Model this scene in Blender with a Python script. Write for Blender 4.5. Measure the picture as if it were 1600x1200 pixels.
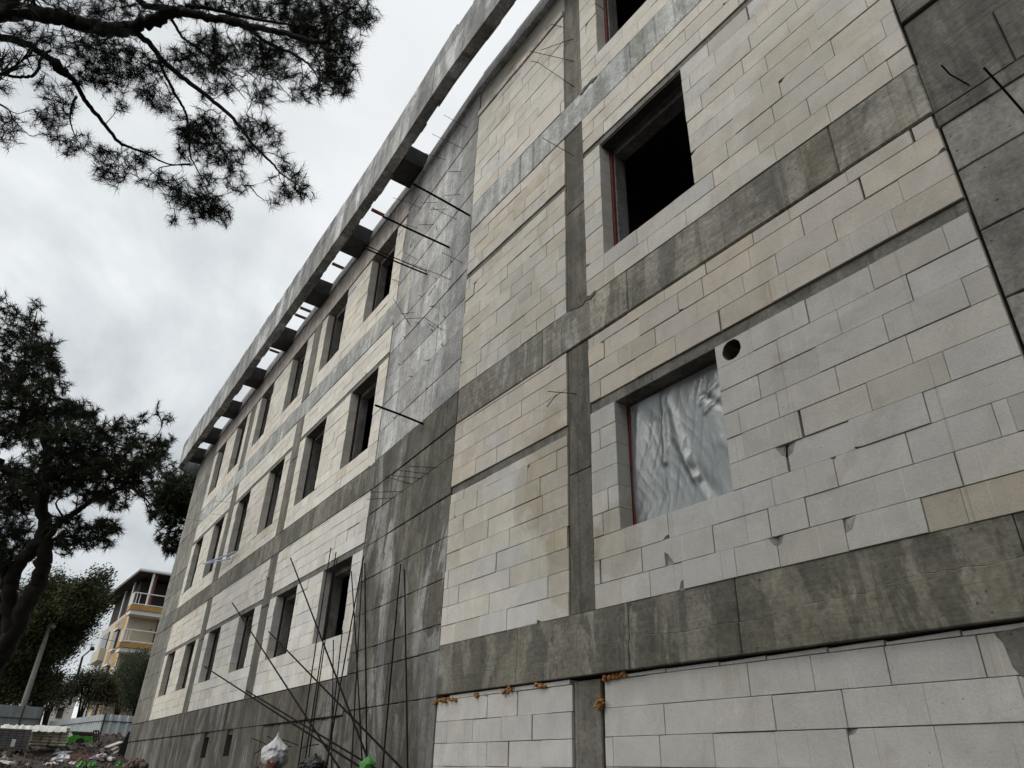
import bpy, math, random
import numpy as np
from mathutils import Vector, Matrix
R = math.radians
rnd = random.Random(7)
for o in list(bpy.data.objects): bpy.data.objects.remove(o)
scene = bpy.context.scene
col = scene.collection
EYE = 1.6                                   # camera height; authored heights are relative to the eye
# ------------------------------------------------------------------ camera
YAW, PITCH, ROLL, FPX = R(-55.54), R(29.04), R(1.89), 1112.7
fw_ = Vector((math.sin(YAW)*math.cos(PITCH), math.cos(YAW)*math.cos(PITCH), math.sin(PITCH)))
rt0 = Vector((math.cos(YAW), -math.sin(YAW), 0)); up0 = rt0.cross(fw_)
rt = rt0*math.cos(ROLL) + up0*math.sin(ROLL); up = -rt0*math.sin(ROLL) + up0*math.cos(ROLL)
CAM = Vector((0, 0, EYE))
cd = bpy.data.cameras.new('camera'); cam = bpy.data.objects.new('camera', cd); col.objects.link(cam)
M4 = Matrix(((rt.x, up.x, -fw_.x, 0), (rt.y, up.y, -fw_.y, 0), (rt.z, up.z, -fw_.z, EYE), (0, 0, 0, 1)))
cam.matrix_world = M4
cd.sensor_width = 36; cd.lens = FPX/1600*36; cd.clip_end = 5000; cd.clip_start = .05
scene.camera = cam

def ray(x, y): return rt*((x-800)/FPX) - up*((y-600)/FPX) + fw_
def px(x, y, zc): return CAM + ray(x, y)*zc                 # point at a depth along the view axis
def px_y(x, y, Y): d = ray(x, y); return CAM + d*(Y/d.y)
def px_x(x, y, X): d = ray(x, y); return CAM + d*(X/d.x)

# ------------------------------------------------------------------ facade line (slightly bent in plan)
PX_ = [-40., -12.4, -8.85, 8.]; PY_ = [5.97, 5.28, 5.03, 5.0]
def yat(x): return float(np.interp(x, PX_, PY_))
def W(x, z, off=0.0): return Vector((x, yat(x)-off, z+EYE))
def on_wall(pxx, pyy, off=0.0):
    d = ray(pxx, pyy); y = 5.0; x = 0
    for i in range(50):
        t = (y-off)/d.y; x = d.x*t; y = .5*y+.5*yat(x)
    t = (y-off)/d.y
    return d.x*t, d.z*t

# ------------------------------------------------------------------ mesh builder
LOC = {}; TINTED = set()
class MB:
    def __init__(s): s.v = []; s.f = []; s.c = []; s.sm = False
    def face(s, pts, c=(1, 1, 1)):
        n = len(s.v); s.v += [tuple(p) for p in pts]; s.f.append(tuple(range(n, n+len(pts)))); s.c.append(c)
    def box(s, a, b, c=(1, 1, 1)):                           # world axis box
        x0, y0, z0 = a; x1, y1, z1 = b
        s.hexa([(x0,y0,z0),(x1,y0,z0),(x1,y1,z0),(x0,y1,z0),(x0,y0,z1),(x1,y0,z1),(x1,y1,z1),(x0,y1,z1)], c)
    def hexa(s, p, c=(1, 1, 1)):
        n = len(s.v); s.v += [tuple(q) for q in p]
        for f in ((0,3,2,1),(4,5,6,7),(0,1,5,4),(1,2,6,5),(2,3,7,6),(3,0,4,7)):
            s.f.append(tuple(n+i for i in f)); s.c.append(c)
    def wbox(s, x0, x1, z0, z1, o0, o1, c=(1, 1, 1), bev=0.0):   # facade box: o0 outer face, o1 inner face (offsets outward)
        xs = [x0] + [k for k in (-12.4, -8.85) if x0+.02 < k < x1-.02] + [x1]
        for a, b in zip(xs, xs[1:]):
            b0 = bev
            if b0 > 0:
                la = b0 if a == x0 else 0; lb = b0 if b == x1 else 0
                s.outline([(a, z0), (b, z0), (b, z1), (a, z1)], o0, o1, b0, c, (la, lb))
            else:
                s.hexa([W(a,z0,o0), W(b,z0,o0), W(b,z0,o1), W(a,z0,o1), W(a,z1,o0), W(b,z1,o0), W(b,z1,o1), W(a,z1,o1)], c)
    def outline(s, pts, o0, o1, bev, c=(1, 1, 1), lr=None):    # prism of a facade outline (ccw seen from outside) with a chamfered front edge
        n = len(pts); cx = sum(p[0] for p in pts)/n; cz = sum(p[1] for p in pts)/n
        inn = []
        for i in range(n):
            p0, p1, p2 = pts[i-1], pts[i], pts[(i+1) % n]
            def nn(a, b):
                dx, dz = b[0]-a[0], b[1]-a[1]; l = math.hypot(dx, dz) or 1; return (-dz/l, dx/l)
            n1, n2 = nn(p0, p1), nn(p1, p2)
            k = 1 + n1[0]*n2[0] + n1[1]*n2[1]
            if k < .3: k = .3
            inn.append((p1[0]+bev*(n1[0]+n2[0])/k, p1[1]+bev*(n1[1]+n2[1])/k))
        k = len(s.v)
        s.v += [tuple(W(x, z, o0)) for x, z in inn] + [tuple(W(x, z, o0-bev)) for x, z in pts] + [tuple(W(x, z, o1)) for x, z in pts]
        s.f.append(tuple(range(k, k+n))); s.c.append(c)
        for i in range(n):
            j = (i+1) % n
            s.f.append((k+n+i, k+n+j, k+j, k+i)); s.c.append(c)
            s.f.append((k+2*n+i, k+2*n+j, k+n+j, k+n+i)); s.c.append(c)
    def tube(s, pts, rad, n=6, c=(1, 1, 1), cap=True):
        pts = [Vector(p) for p in pts]
        if not isinstance(rad, (list, tuple)): rad = [rad]*len(pts)
        k = len(s.v); ref = None
        for i, p in enumerate(pts):
            t = (pts[min(i+1, len(pts)-1)] - pts[max(i-1, 0)])
            if t.length < 1e-9: t = Vector((0, 0, 1))
            t.normalize()
            if ref is None: ref = t.orthogonal().normalized()
            u = (ref - t*ref.dot(t))
            if u.length < 1e-6: u = t.orthogonal()
            u.normalize(); ref = u; w = t.cross(u)
            for j in range(n):
                a = 2*math.pi*j/n; q = p + (u*math.cos(a)+w*math.sin(a))*rad[i]; s.v.append((q.x, q.y, q.z))
        for i in range(len(pts)-1):
            for j in range(n):
                s.f.append((k+i*n+j, k+i*n+(j+1) % n, k+(i+1)*n+(j+1) % n, k+(i+1)*n+j)); s.c.append(c)
        if cap:
            s.f.append(tuple(k+j for j in reversed(range(n)))); s.c.append(c)
            e = k+(len(pts)-1)*n; s.f.append(tuple(e+j for j in range(n))); s.c.append(c)
    def build(s, name, mat, parent=None, origin=None, smooth=False):
        if parent is not None: origin = LOC[parent.name]
        elif origin is None:
            a = np.array(s.v); origin = Vector(((a[:,0].min()+a[:,0].max())/2, (a[:,1].min()+a[:,1].max())/2, a[:,2].min()))
        a = np.array(s.v, dtype=float) - np.array(origin)
        me = bpy.data.meshes.new(name); me.from_pydata(a.tolist(), [], s.f)
        if mat.name in TINTED:
            at = me.attributes.new('tint', 'FLOAT_COLOR', 'FACE')
            at.data.foreach_set('color', [q for c in s.c for q in (c[0], c[1], c[2], 1.0)])
        if smooth: me.polygons.foreach_set('use_smooth', [True]*len(me.polygons))
        me.materials.append(mat); me.update()
        o = bpy.data.objects.new(name, me); col.objects.link(o)
        if parent is not None: o.parent = parent
        else: o.location = origin
        LOC[o.name] = Vector(origin)
        return o
def thing(name, loc, label, cat, group=None):
    o = bpy.data.objects.new(name, None); col.objects.link(o); o.location = loc; o.empty_display_size = .2
    LOC[o.name] = Vector(loc); tag(o, label, cat, group); return o
def tag(o, label=None, cat=None, group=None, kind=None):
    if label: o['label'] = label
    if cat: o['category'] = cat
    if group: o['group'] = group
    if kind: o['kind'] = kind
    return o

# ------------------------------------------------------------------ materials
def newmat(name):
    m = bpy.data.materials.new(name); m.use_nodes = True
    nt = m.node_tree; nt.nodes.clear()
    out = nt.nodes.new('ShaderNodeOutputMaterial'); b = nt.nodes.new('ShaderNodeBsdfPrincipled')
    nt.links.new(b.outputs[0], out.inputs[0])
    return m, nt, b
class N:
    def __init__(s, nt):
        s.nt = nt; g = nt.nodes.new('ShaderNodeNewGeometry'); s.pos = g.outputs['Position']
    def scale(s, v, off=(0, 0, 0), src=None):
        m = s.nt.nodes.new('ShaderNodeMapping'); m.inputs['Scale'].default_value = v; m.inputs['Location'].default_value = off
        s.nt.links.new(src or s.pos, m.inputs['Vector']); return m.outputs[0]
    def noise(s, sc, vec=None, det=6, rough=.6, dist=0):
        n = s.nt.nodes.new('ShaderNodeTexNoise'); n.inputs['Scale'].default_value = sc; n.inputs['Detail'].default_value = det
        n.inputs['Roughness'].default_value = rough; n.inputs['Distortion'].default_value = dist
        s.nt.links.new(vec or s.pos, n.inputs['Vector']); return n.outputs[0]
    def voro(s, sc, vec=None):
        n = s.nt.nodes.new('ShaderNodeTexVoronoi'); n.inputs['Scale'].default_value = sc
        s.nt.links.new(vec or s.pos, n.inputs['Vector']); return n.outputs['Distance']
    def ramp(s, f, stops):
        n = s.nt.nodes.new('ShaderNodeValToRGB'); e = n.color_ramp.elements
        while len(e) < len(stops): e.new(.5)
        for i, (p, c) in enumerate(stops):
            e[i].position = p
            e[i].color = (c, c, c, 1) if not isinstance(c, (tuple, list)) else (c[0], c[1], c[2], 1)
        s.nt.links.new(f, n.inputs[0]); return n.outputs[0]
    def mix(s, f, a, b, mode='MIX'):
        n = s.nt.nodes.new('ShaderNodeMix'); n.data_type = 'RGBA'; n.blend_type = mode; n.clamp_result = False
        for sock, val in ((n.inputs[0], f), (n.inputs[6], a), (n.inputs[7], b)):
            if isinstance(val, (int, float)): sock.default_value = val if sock.type == 'VALUE' else (val, val, val, 1)
            elif isinstance(val, (tuple, list)): sock.default_value = (val[0], val[1], val[2], 1)
            else: s.nt.links.new(val, sock)
        return n.outputs[2]
    def attr(s, name):
        n = s.nt.nodes.new('ShaderNodeAttribute'); n.attribute_name = name; return n.outputs['Color']
    def math(s, op, a, b):
        n = s.nt.nodes.new('ShaderNodeMath'); n.operation = op
        for i, v in enumerate((a, b)):
            if isinstance(v, (int, float)): n.inputs[i].default_value = v
            else: s.nt.links.new(v, n.inputs[i])
        return n.outputs[0]
    def bump(s, b, h, dist=.01, st=.5):
        n = s.nt.nodes.new('ShaderNodeBump'); n.inputs['Distance'].default_value = dist; n.inputs['Strength'].default_value = st
        s.nt.links.new(h, n.inputs['Height']); s.nt.links.new(n.outputs[0], b.inputs['Normal'])

def concrete(name, base, spread=.35, streak=.5, white=0.0, board=0.0, rough=.85, seed=0, damp=.5, tintattr=False, bands=()):
    m, nt, b = newmat(name); n = N(nt); of = (seed*3.7, seed*1.9, seed*5.3)
    blot = n.noise(.55, n.scale((1, 1, 1), of), 8, .62, .6)
    strk = n.noise(1.0, n.scale((3.2, 3.2, .22), of), 6, .65, .3)
    fine = n.noise(24, None, 5, .7)
    lo = tuple(c*(1-spread) for c in base); hi = tuple(c*(1+spread) for c in base)
    f = n.math('ADD', n.math('MULTIPLY', blot, 1-streak), n.math('MULTIPLY', strk, streak))
    c = n.mix(n.ramp(f, [(.36, 0), (.64, 1)]), lo, hi)
    if white > 0:                                            # lime bloom washed down the face
        wv = n.noise(.5, n.scale((1.5, 1.5, .3), (of[0]+4, of[1], of[2]+2)), 7, .6, .8)
        c = n.mix(n.ramp(wv, [(.46, 0), (.60, white)]), c, (.56, .57, .575))
    st = n.noise(.9, n.scale((1.4, 1.4, .55), (of[0]+9, of[1]+2, of[2])), 9, .68, 1.2)   # damp patches with hard outlines
    c = n.mix(n.ramp(st, [(.50, 0), (.535, damp), (.70, damp)]), c, tuple(q*.52 for q in base))
    run = n.noise(1.0, n.scale((9, 9, .12), (of[0]+1, of[1]+7, of[2])), 4, .6, .2)
    c = n.mix(n.ramp(run, [(.55, 0), (.67, .72)]), c, tuple(q*.5 for q in base))
    rust = n.noise(.8, n.scale((1.3, 1.3, .5), (of[0]+19, of[1]+5, of[2])), 6, .6, .8)
    c = n.mix(n.ramp(rust, [(.60, 0), (.72, .45)]), c, (base[0]*.95, base[1]*.80, base[2]*.52))
    if bands:                                               # damp strips soaked in from the edges of the pour
        sp = nt.nodes.new('ShaderNodeSeparateXYZ'); nt.links.new(n.pos, sp.inputs[0])
        wob = n.math('ADD', sp.outputs[0], n.math('MULTIPLY', n.math('SUBTRACT', n.noise(1.0, n.scale((1, 1, .9), of), 6, .6), .5), 1.1))
        for x0_, x1_, k_ in bands:
            q = nt.nodes.new('ShaderNodeMapRange'); q.inputs[1].default_value = x0_; q.inputs[2].default_value = x1_; nt.links.new(wob, q.inputs[0])
            c = n.mix(n.ramp(q.outputs[0], [(.0, 0), (.12, k_), (.90, k_), (1.0, 0)] if x0_ < -12 else [(0, 0), (.2, k_)]), c, tuple(z*.45 for z in base))
    c = n.mix(.85, c, n.ramp(fine, [(.25, .55), (.75, 1.42)]), 'MULTIPLY')
    mot = n.noise(3.1, n.scale((1, 1, .8), (of[0]+6, 1, 2)), 7, .72, .5)
    c = n.mix(.9, c, n.ramp(mot, [(.30, .55), (.5, 1.0), (.70, 1.42)]), 'MULTIPLY')
    if board > 0:
        bd = n.noise(1.0, n.scale((.8, .8, 38), of), 5, .7)
        c = n.mix(board, c, n.ramp(bd, [(.3, .55), (.7, 1.4)]), 'MULTIPLY')
        bf = n.noise(1.0, n.scale((5, 5, 60), of), 4, .7)
        c = n.mix(board*.8, c, n.ramp(bf, [(.42, .75), (.66, 1.35)]), 'MULTIPLY')
    pv = n.voro(9, n.scale((1, 1, 1), of)); pore = n.ramp(pv, [(.07, .25), (.13, 1)])
    gate = n.noise(1.7, n.scale((1, 1, 1), (of[0]+2, 0, 0)), 3)
    c = n.mix(n.ramp(gate, [(.5, 0), (.58, .8)]), c, pore, 'MULTIPLY')
    c = n.mix(1.0, c, n.attr('tint'), 'MULTIPLY'); TINTED.add(m.name)
    nt.links.new(c, b.inputs['Base Color']); b.inputs['Roughness'].default_value = rough
    h = n.math('ADD', n.math('MULTIPLY', fine, .6), n.math('ADD', n.math('MULTIPLY', pore, .7), n.math('MULTIPLY', blot, 2.0)))
    n.bump(b, h, .012, .6)
    return m
def aac(name):
    m, nt, b = newmat(name); n = N(nt)
    fine = n.noise(60, None, 4, .75); med = n.noise(3.2, None, 6, .65, .4); low = n.noise(.55, None, 7, .6, 1.0)
    c = n.mix(1.0, (.66, .648, .612), n.attr('tint'), 'MULTIPLY'); TINTED.add(m.name)
    c = n.mix(.8, c, n.ramp(med, [(.3, .82), (.7, 1.10)]), 'MULTIPLY')
    c = n.mix(.55, c, n.ramp(fine, [(.28, .74), (.72, 1.18)]), 'MULTIPLY')
    saw = n.noise(1.0, n.scale((34, 34, .5)), 3, .6)
    c = n.mix(n.ramp(saw, [(.66, 0), (.70, .30)]), c, (.70, .70, .67))
    saw2 = n.noise(1.0, n.scale((27, 27, .4), (3, 1, 7)), 3, .6)
    c = n.mix(n.ramp(saw2, [(.67, 0), (.71, .35)]), c, (.22, .21, .19))
    wet = n.ramp(low, [(.58, 0), (.605, .28), (.72, .4)])
    c = n.mix(wet, c, n.mix(1.0, c, (.70, .655, .57), 'MULTIPLY'))
    rn = n.noise(1.0, n.scale((2.4, 2.4, .18), (11, 3, 2)), 5, .6, .4)
    c = n.mix(n.ramp(rn, [(.60, 0), (.70, .35)]), c, n.mix(1.0, c, (.74, .69, .60), 'MULTIPLY'))
    sm_ = n.noise(1.0, n.scale((7, 7, 3.2), (5, 2, 9)), 7, .7, 1.5)
    c = n.mix(n.ramp(sm_, [(.62, 0), (.70, .35)]), c, (.66, .655, .63))
    dk = n.noise(1.0, n.scale((6, 6, 2.6), (15, 12, 1)), 7, .75, 1.2)
    c = n.mix(n.ramp(dk, [(.63, 0), (.72, .40)]), c, n.mix(1.0, c, (.62, .60, .55), 'MULTIPLY'))
    for (sx, sz, sr, st_) in ((-6.45, 3.35, .75, .75), (-6.1, 2.25, .5, .6), (-6.9, 5.75, .6, .4), (-5.3, 2.2, .35, .5), (-2.2, 6.1, .9, .35), (-8.4, 3.0, .6, .35)):   # rain soaked patches
        vd = nt.nodes.new('ShaderNodeVectorMath'); vd.operation = 'DISTANCE'; nt.links.new(n.scale((1, 0, .8)), vd.inputs[0]); vd.inputs[1].default_value = (sx, 0, (sz+EYE)*.8)
        dd = n.math('ADD', n.math('DIVIDE', vd.outputs['Value'], sr), n.math('MULTIPLY', n.math('SUBTRACT', n.noise(1.3, None, 6, .6), .5), 1.6))
        c = n.mix(n.ramp(dd, [(.78, st_), (.92, 0)]), c, n.mix(1.0, c, (.76, .715, .62), 'MULTIPLY'))
    pv = n.voro(16); pg = n.noise(2.3, None, 3)
    pore = n.ramp(pv, [(.05, .3), (.10, 1)])
    c = n.mix(n.ramp(pg, [(.54, 0), (.6, .75)]), c, pore, 'MULTIPLY')
    nt.links.new(c, b.inputs['Base Color']); b.inputs['Roughness'].default_value = .92
    b.inputs['Specular IOR Level'].default_value = .25
    n.bump(b, n.math('ADD', n.math('MULTIPLY', fine, .5), n.math('ADD', med, n.math('MULTIPLY', pore, .6))), .008, .6)
    return m
def simple(name, c, rough=.6, metal=0, var=.25, sc=6, spec=.4, bump=.0):
    m, nt, b = newmat(name); n = N(nt)
    v = n.noise(sc, None, 6, .65)
    cc = n.mix(n.ramp(v, [(.3, 0), (.7, 1)]), tuple(q*(1-var) for q in c), tuple(q*(1+var) for q in c))
    nt.links.new(cc, b.inputs['Base Color']); b.inputs['Roughness'].default_value = rough; b.inputs['Metallic'].default_value = metal
    b.inputs['Specular IOR Level'].default_value = spec
    if bump: n.bump(b, v, bump, .7)
    return m
C_BEAM = concrete('cast_concrete_beam', (.168, .160, .128), .40, .25, .08, .32, seed=1, damp=.75)
C_BEAM2 = concrete('cast_concrete_beam_mid', (.225, .217, .180), .38, .2, .14, .55, seed=15, damp=.65)
C_BEAML = concrete('cast_concrete_beam_pale', (.40, .41, .385), .34, .35, .8, .15, seed=16, damp=.5)
C_COL = concrete('cast_concrete_column', (.130, .123, .099), .4, .6, .1, .0, seed=2, damp=.6)
C_SHEAR = concrete('cast_concrete_shear', (.37, .368, .358),   .34, .75, .8, .0, seed=3, damp=.35, bands=((-9.75, -8.7, .62), (-12.6, -12.0, .45)))
C_SHEARB = concrete('cast_concrete_shear_base', (.112, .107, .084), .55, .6, .34, .0, seed=8, damp=.8)
C_FOUND = concrete('cast_concrete_foundation', (.088, .082, .060), .5, .55, .25, .0, seed=4, damp=.8)
C_END = concrete('cast_concrete_end', (.19, .184, .155), .30, .6, .15, .0, seed=5, damp=.5)
C_RIGHT = concrete('cast_concrete_right', (.27, .264, .236), .28, .3, .0, .12, seed=6, damp=.3)
C_RIGHTB = concrete('cast_concrete_right_band', (.15, .145, .122), .4, .2, .0, .6, seed=9, damp=.5)
C_ROOF = concrete('cast_concrete_roof', (.66, .665, .67), .34, .6, .9, .0, seed=7, damp=.65)
C_LIGHT = concrete('cast_concrete_light', (.50, .445, .40), .2, .4, .1, .1, seed=10, damp=.3)
C_LINT = concrete('cast_concrete_lintel', (.15, .145, .125), .3, .1, .0, .3, seed=11, damp=.4)
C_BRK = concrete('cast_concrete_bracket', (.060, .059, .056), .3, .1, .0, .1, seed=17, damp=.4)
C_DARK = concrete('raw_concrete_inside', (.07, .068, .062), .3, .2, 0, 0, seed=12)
AAC = aac('aerated_block')
MORTAR = simple('dark_joint', (.05, .048, .043), .95)
LINER = concrete('jamb_liner', (.20, .195, .18), .3, .5, 0, 0, seed=13)
REDD = simple('dull_red_steel', (.030, .017, .015), .6, 0, .4, 9)
RED = simple('red_oxide_steel', (.13, .028, .024), .6, 0, .5, 9)
REBAR = simple('rusty_rebar', (.009, .007, .006), .9, 0, .4, 20, .1)
FOAM = simple('orange_foam', (.36, .17, .05), .75, 0, .5, 14, bump=.02)

# ------------------------------------------------------------------ the unfinished building
B = thing('unfinished_building', (-12, 7, EYE-.9), 'long four storey concrete frame building under construction, infilled with pale aerated blocks', 'building')
def jag(x0, x1, z, amp, step=.09):
    n = max(2, int(abs(x1-x0)/step)); return [(x0+(x1-x0)*i/n, z+rnd.uniform(-amp, amp)) for i in range(n+1)]
def slab_run(name, mat, x0, x1, z0, z1, off, depth, seg=(2.2, 3.2), joint=.006, cuts=None, bev=.012, one=None):
    """a cast band made of formwork lifts: segments with fine open joints and small steps"""
    mb = MB() if one is None else one
    if cuts is None:
        cuts = [x0]; x = x0
        while True:
            x += rnd.uniform(*seg)
            if x > x1-.7: break
            cuts.append(x)
        cuts.append(x1)
    for a, b in zip(cuts, cuts[1:]):
        j = rnd.uniform(-.006, .006)
        v = rnd.uniform(.86, 1.14); mb.wbox(a+joint/2 if a != x0 else a, b-joint/2 if b != x1 else b, z0, z1, off+j, off-depth, (v, v, v*.99), bev=bev)
    return mb.build(name, mat, B) if one is None else mb

BLK_L, BLK_H = .6, .25
def panel(x0, x1, z0, z1, holes=(), zr=None, tint=(1, 1, 1), off=0.0, joints={}, spread=.07, chips=(), ring=None, defect=.06, warm=.03, name='block_panel', ragged=True, stain=None):
    mb = MB(); zr = z0 if zr is None else zr
    k0 = int(math.floor((z0-zr)/BLK_H+1e-6)); k = k0
    phase = rnd.uniform(0, BLK_L)
    while True:
        a = max(z0, zr+k*BLK_H); b = min(z1, zr+(k+1)*BLK_H)
        if a >= z1-.015: break
        if b-a > .012:
            rowt = rnd.uniform(-.02, .02)
            if k in joints: js = sorted(joints[k]); 
            else:
                phase = (phase + rnd.choice((.2, .3, .3, .4)) + rnd.uniform(-.05, .05)) % BLK_L
                js = []
            lo = min(js) if js else x0 + phase; hi = max(js) if js else x0+phase
            if not js: js = [lo]
            x = lo
            while x > x0+.1: x -= BLK_L*(1 if rnd.random() > .1 else rnd.uniform(.5, .9)); js.append(x)
            x = hi
            while x < x1-.1: x += BLK_L*(1 if rnd.random() > .1 else rnd.uniform(.5, .9)); js.append(x)
            js = sorted([x0]+[j for j in js if x0+.09 < j < x1-.09]+[x1])
            for h in holes:
                if b > h[2]+.05 and a < h[3]-.05:
                    js = [h[0] if abs(q-h[0]) < .11 else (h[1] if abs(q-h[1]) < .11 else q) for q in js]
            js = sorted(set(js)); segs = list(zip(js, js[1:]))
            for h in holes:
                if b > h[2]+.05 and a < h[3]-.05:
                    ns = []
                    for s0, s1 in segs:
                        if s1 <= h[0]+.001 or s0 >= h[1]-.001: ns.append((s0, s1)); continue
                        if s0 < h[0]-.04: ns.append((s0, h[0]))
                        if s1 > h[1]+.04: ns.append((h[1], s1))
                    segs = ns
            for s0, s1 in segs:
                jw = rnd.choice((.002, .003, .004, .006)) if rnd.random() > defect*.7 else rnd.uniform(.012, .028)
                jz = rnd.choice((.0018, .003, .004, .0055))
                if any(abs(s1-h[0]) < 1e-4 and b > h[2]+.05 and a < h[3]-.05 for h in holes): jw = 0
                p0, p1, q0, q1 = s0, s1-jw, a, b-jz
                if b >= z1-.01: q1 = b
                if ragged: q0 += rnd.uniform(0, .003)
                pts = [(p0, q0), (p1, q0), (p1, q1), (p0, q1)]
                w = p1-p0; h = q1-q0
                cut = None
                for (cx, cz, cw, ch) in chips:
                    if p0-.01 <= cx <= p1+.03 and q0-.01 <= cz <= q1+.03: cut = (cx, cz, cw, ch)
                if cut is None and rnd.random() < defect and w > .2 and h > .15:
                    cut = (rnd.choice((p0, p1)), rnd.choice((q0, q1)), rnd.uniform(.03, .12), rnd.uniform(.015, .06))
                brk = None
                if cut:
                    cx, cz, cw, ch = cut; cw *= .9; ch *= rnd.uniform(.75, 1); right = abs(cx-p1) < abs(cx-p0); top = abs(cz-q1) < abs(cz-q0)
                    cw = min(cw, w*.8); ch = min(ch, h*.8)
                    if top and right: pts = [(p0,q0),(p1,q0),(p1,q1-ch),(p1-cw*.45,q1-ch*.75),(p1-cw,q1),(p0,q1)]
                    elif top: pts = [(p0,q0),(p1,q0),(p1,q1),(p0+cw,q1),(p0+cw*.5,q1-ch*.8),(p0,q1-ch)]
                    elif right: pts = [(p0,q0),(p1-cw,q0),(p1-cw*.5,q0+ch*.8),(p1,q0+ch),(p1,q1),(p0,q1)]
                    else: pts = [(p0,q0+ch),(p0+cw*.45,q0+ch*.75),(p0+cw,q0),(p1,q0),(p1,q1),(p0,q1)]
                    xc, zc_ = (p1 if right else p0), (q1 if top else q0)
                    brk = [(xc, zc_ - (ch if top else -ch)), (xc-(cw*.45 if right else -cw*.45), zc_-(ch*.78 if top else -ch*.78)), (xc-(cw if right else -cw), zc_), (xc, zc_)]
                v = 1+rowt+rnd.gauss(0, spread*.6); wm = rnd.gauss(0, warm*.6)
                if rnd.random() < .12: v *= .9; wm += .02
                c = (tint[0]*v*(1+wm), tint[1]*v*(1+wm*.35), tint[2]*v*(1-wm))
                if stain is not None and k == 0 and p0 > stain-.05: c = (c[0]*.86, c[1]*.80, c[2]*.68)
                o = off+max(-.008, min(.006, rnd.gauss(0, .0032)))
                if rnd.random() < .08: o += rnd.uniform(-.012, .003)
                if ring and p0 < ring[0] < p1 and q0 < ring[1] < q1:
                    cx, cz, r = ring; n = 32; k_ = len(mb.v); out = []; inr = []
                    for i in range(n):
                        a_ = 2*math.pi*i/n; ca, sa = math.cos(a_), math.sin(a_)
                        t = min((p1-cx)/ca if ca > 1e-6 else ((p0-cx)/ca if ca < -1e-6 else 9), (q1-cz)/sa if sa > 1e-6 else ((q0-cz)/sa if sa < -1e-6 else 9))
                        out.append((cx+ca*t, cz+sa*t)); rr = r*rnd.uniform(.97, 1.03); inr.append((cx+ca*rr, cz+sa*rr))
                    cs = [(p0,q0),(p1,q0),(p1,q1),(p0,q1)]
                    for i in range(n):
                        j = (i+1) % n
                        mid = [q for q in cs if min(out[i][0],out[j][0])-1e-6<=q[0]<=max(out[i][0],out[j][0])+1e-6 and min(out[i][1],out[j][1])-1e-6<=q[1]<=max(out[i][1],out[j][1])+1e-6]
                        ring_pts = [out[i]]+mid[:1]+[out[j], inr[j], inr[i]]
                        mb.face([W(x, z, o) for x, z in ring_pts], c)
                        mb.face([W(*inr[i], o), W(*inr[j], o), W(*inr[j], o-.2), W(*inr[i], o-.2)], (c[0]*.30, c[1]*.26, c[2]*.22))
                else:
                    mb.outline(pts, o, off-.19, .003, c)
                    if brk:
                        dd = rnd.uniform(.026, .034); m_ = ((brk[1][0]+brk[3][0])/2, (brk[1][1]+brk[3][1])/2)
                        for i in range(4):
                            pa, pb_ = brk[i], brk[(i+1) % 4]; da = .003 if i in (0, 1, 2) else dd; db = .003 if (i+1) % 4 in (0, 1, 2) else dd
                            mb.face([W(*pa, o-da), W(*pb_, o-db), W(*m_, o-dd*rnd.uniform(.5, .9))], tuple(q*(.42, .55, .7, .5)[i] for q in c))
        k += 1
    ob = mb.build(name, AAC, B)
    # recessed mortar bed behind the joints
    bk = MB()
    if ring: holes = list(holes)+[(ring[0]-.12, ring[0]+.12, ring[1]-.118, min(ring[1]+.118, z1-.02))]
    xs = sorted({x0, x1} | {h[0] for h in holes} | {h[1] for h in holes})
    for a, b in zip(xs, xs[1:]):
        hz = [(h[2], h[3]) for h in holes if h[0] <= a+1e-4 and h[1] >= b-1e-4]
        if any(abs(h[1]-a) < 1e-6 for h in holes): a += .012
        if any(abs(h[0]-b) < 1e-6 for h in holes): b -= .012
        z = z0
        for h0, h1 in sorted(hz):
            if h0 > z+.01: bk.wbox(a, b, z, h0-.012, off-.035, off-.18)
            z = max(z, h1+.004)
        if z1 > z+.01: bk.wbox(a, b, z, z1, off-.035, off-.18)
    mo = bk.build('mortar_bed', MORTAR, ob)
    return ob
def J(d): return {k: [on_wall(*q)[0] for q in v] for k, v in d.items()}
def c7(x, y): return (1200+x*.25, 550+y*.25)
def c8(x, y): return (860+x*.4625, 800+y*.4625)

RX0, RX1 = -5.67, -1.365            # right bay between column and concrete wall
AX0, AX1 = -8.85, -6.10             # bay between shear wall and column
LX0, LX1 = -31.0, -12.45            # left wing infill
Z1, Z2, Z3 = 1.55, 5.485, 9.45      # tops of the floor beams
WHITE = (1.0, 1.0, 1.0); BEIGE = (.91, .885, .835); PINK = (.83, .79, .735); CREAM = (.88, .863, .828)

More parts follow.
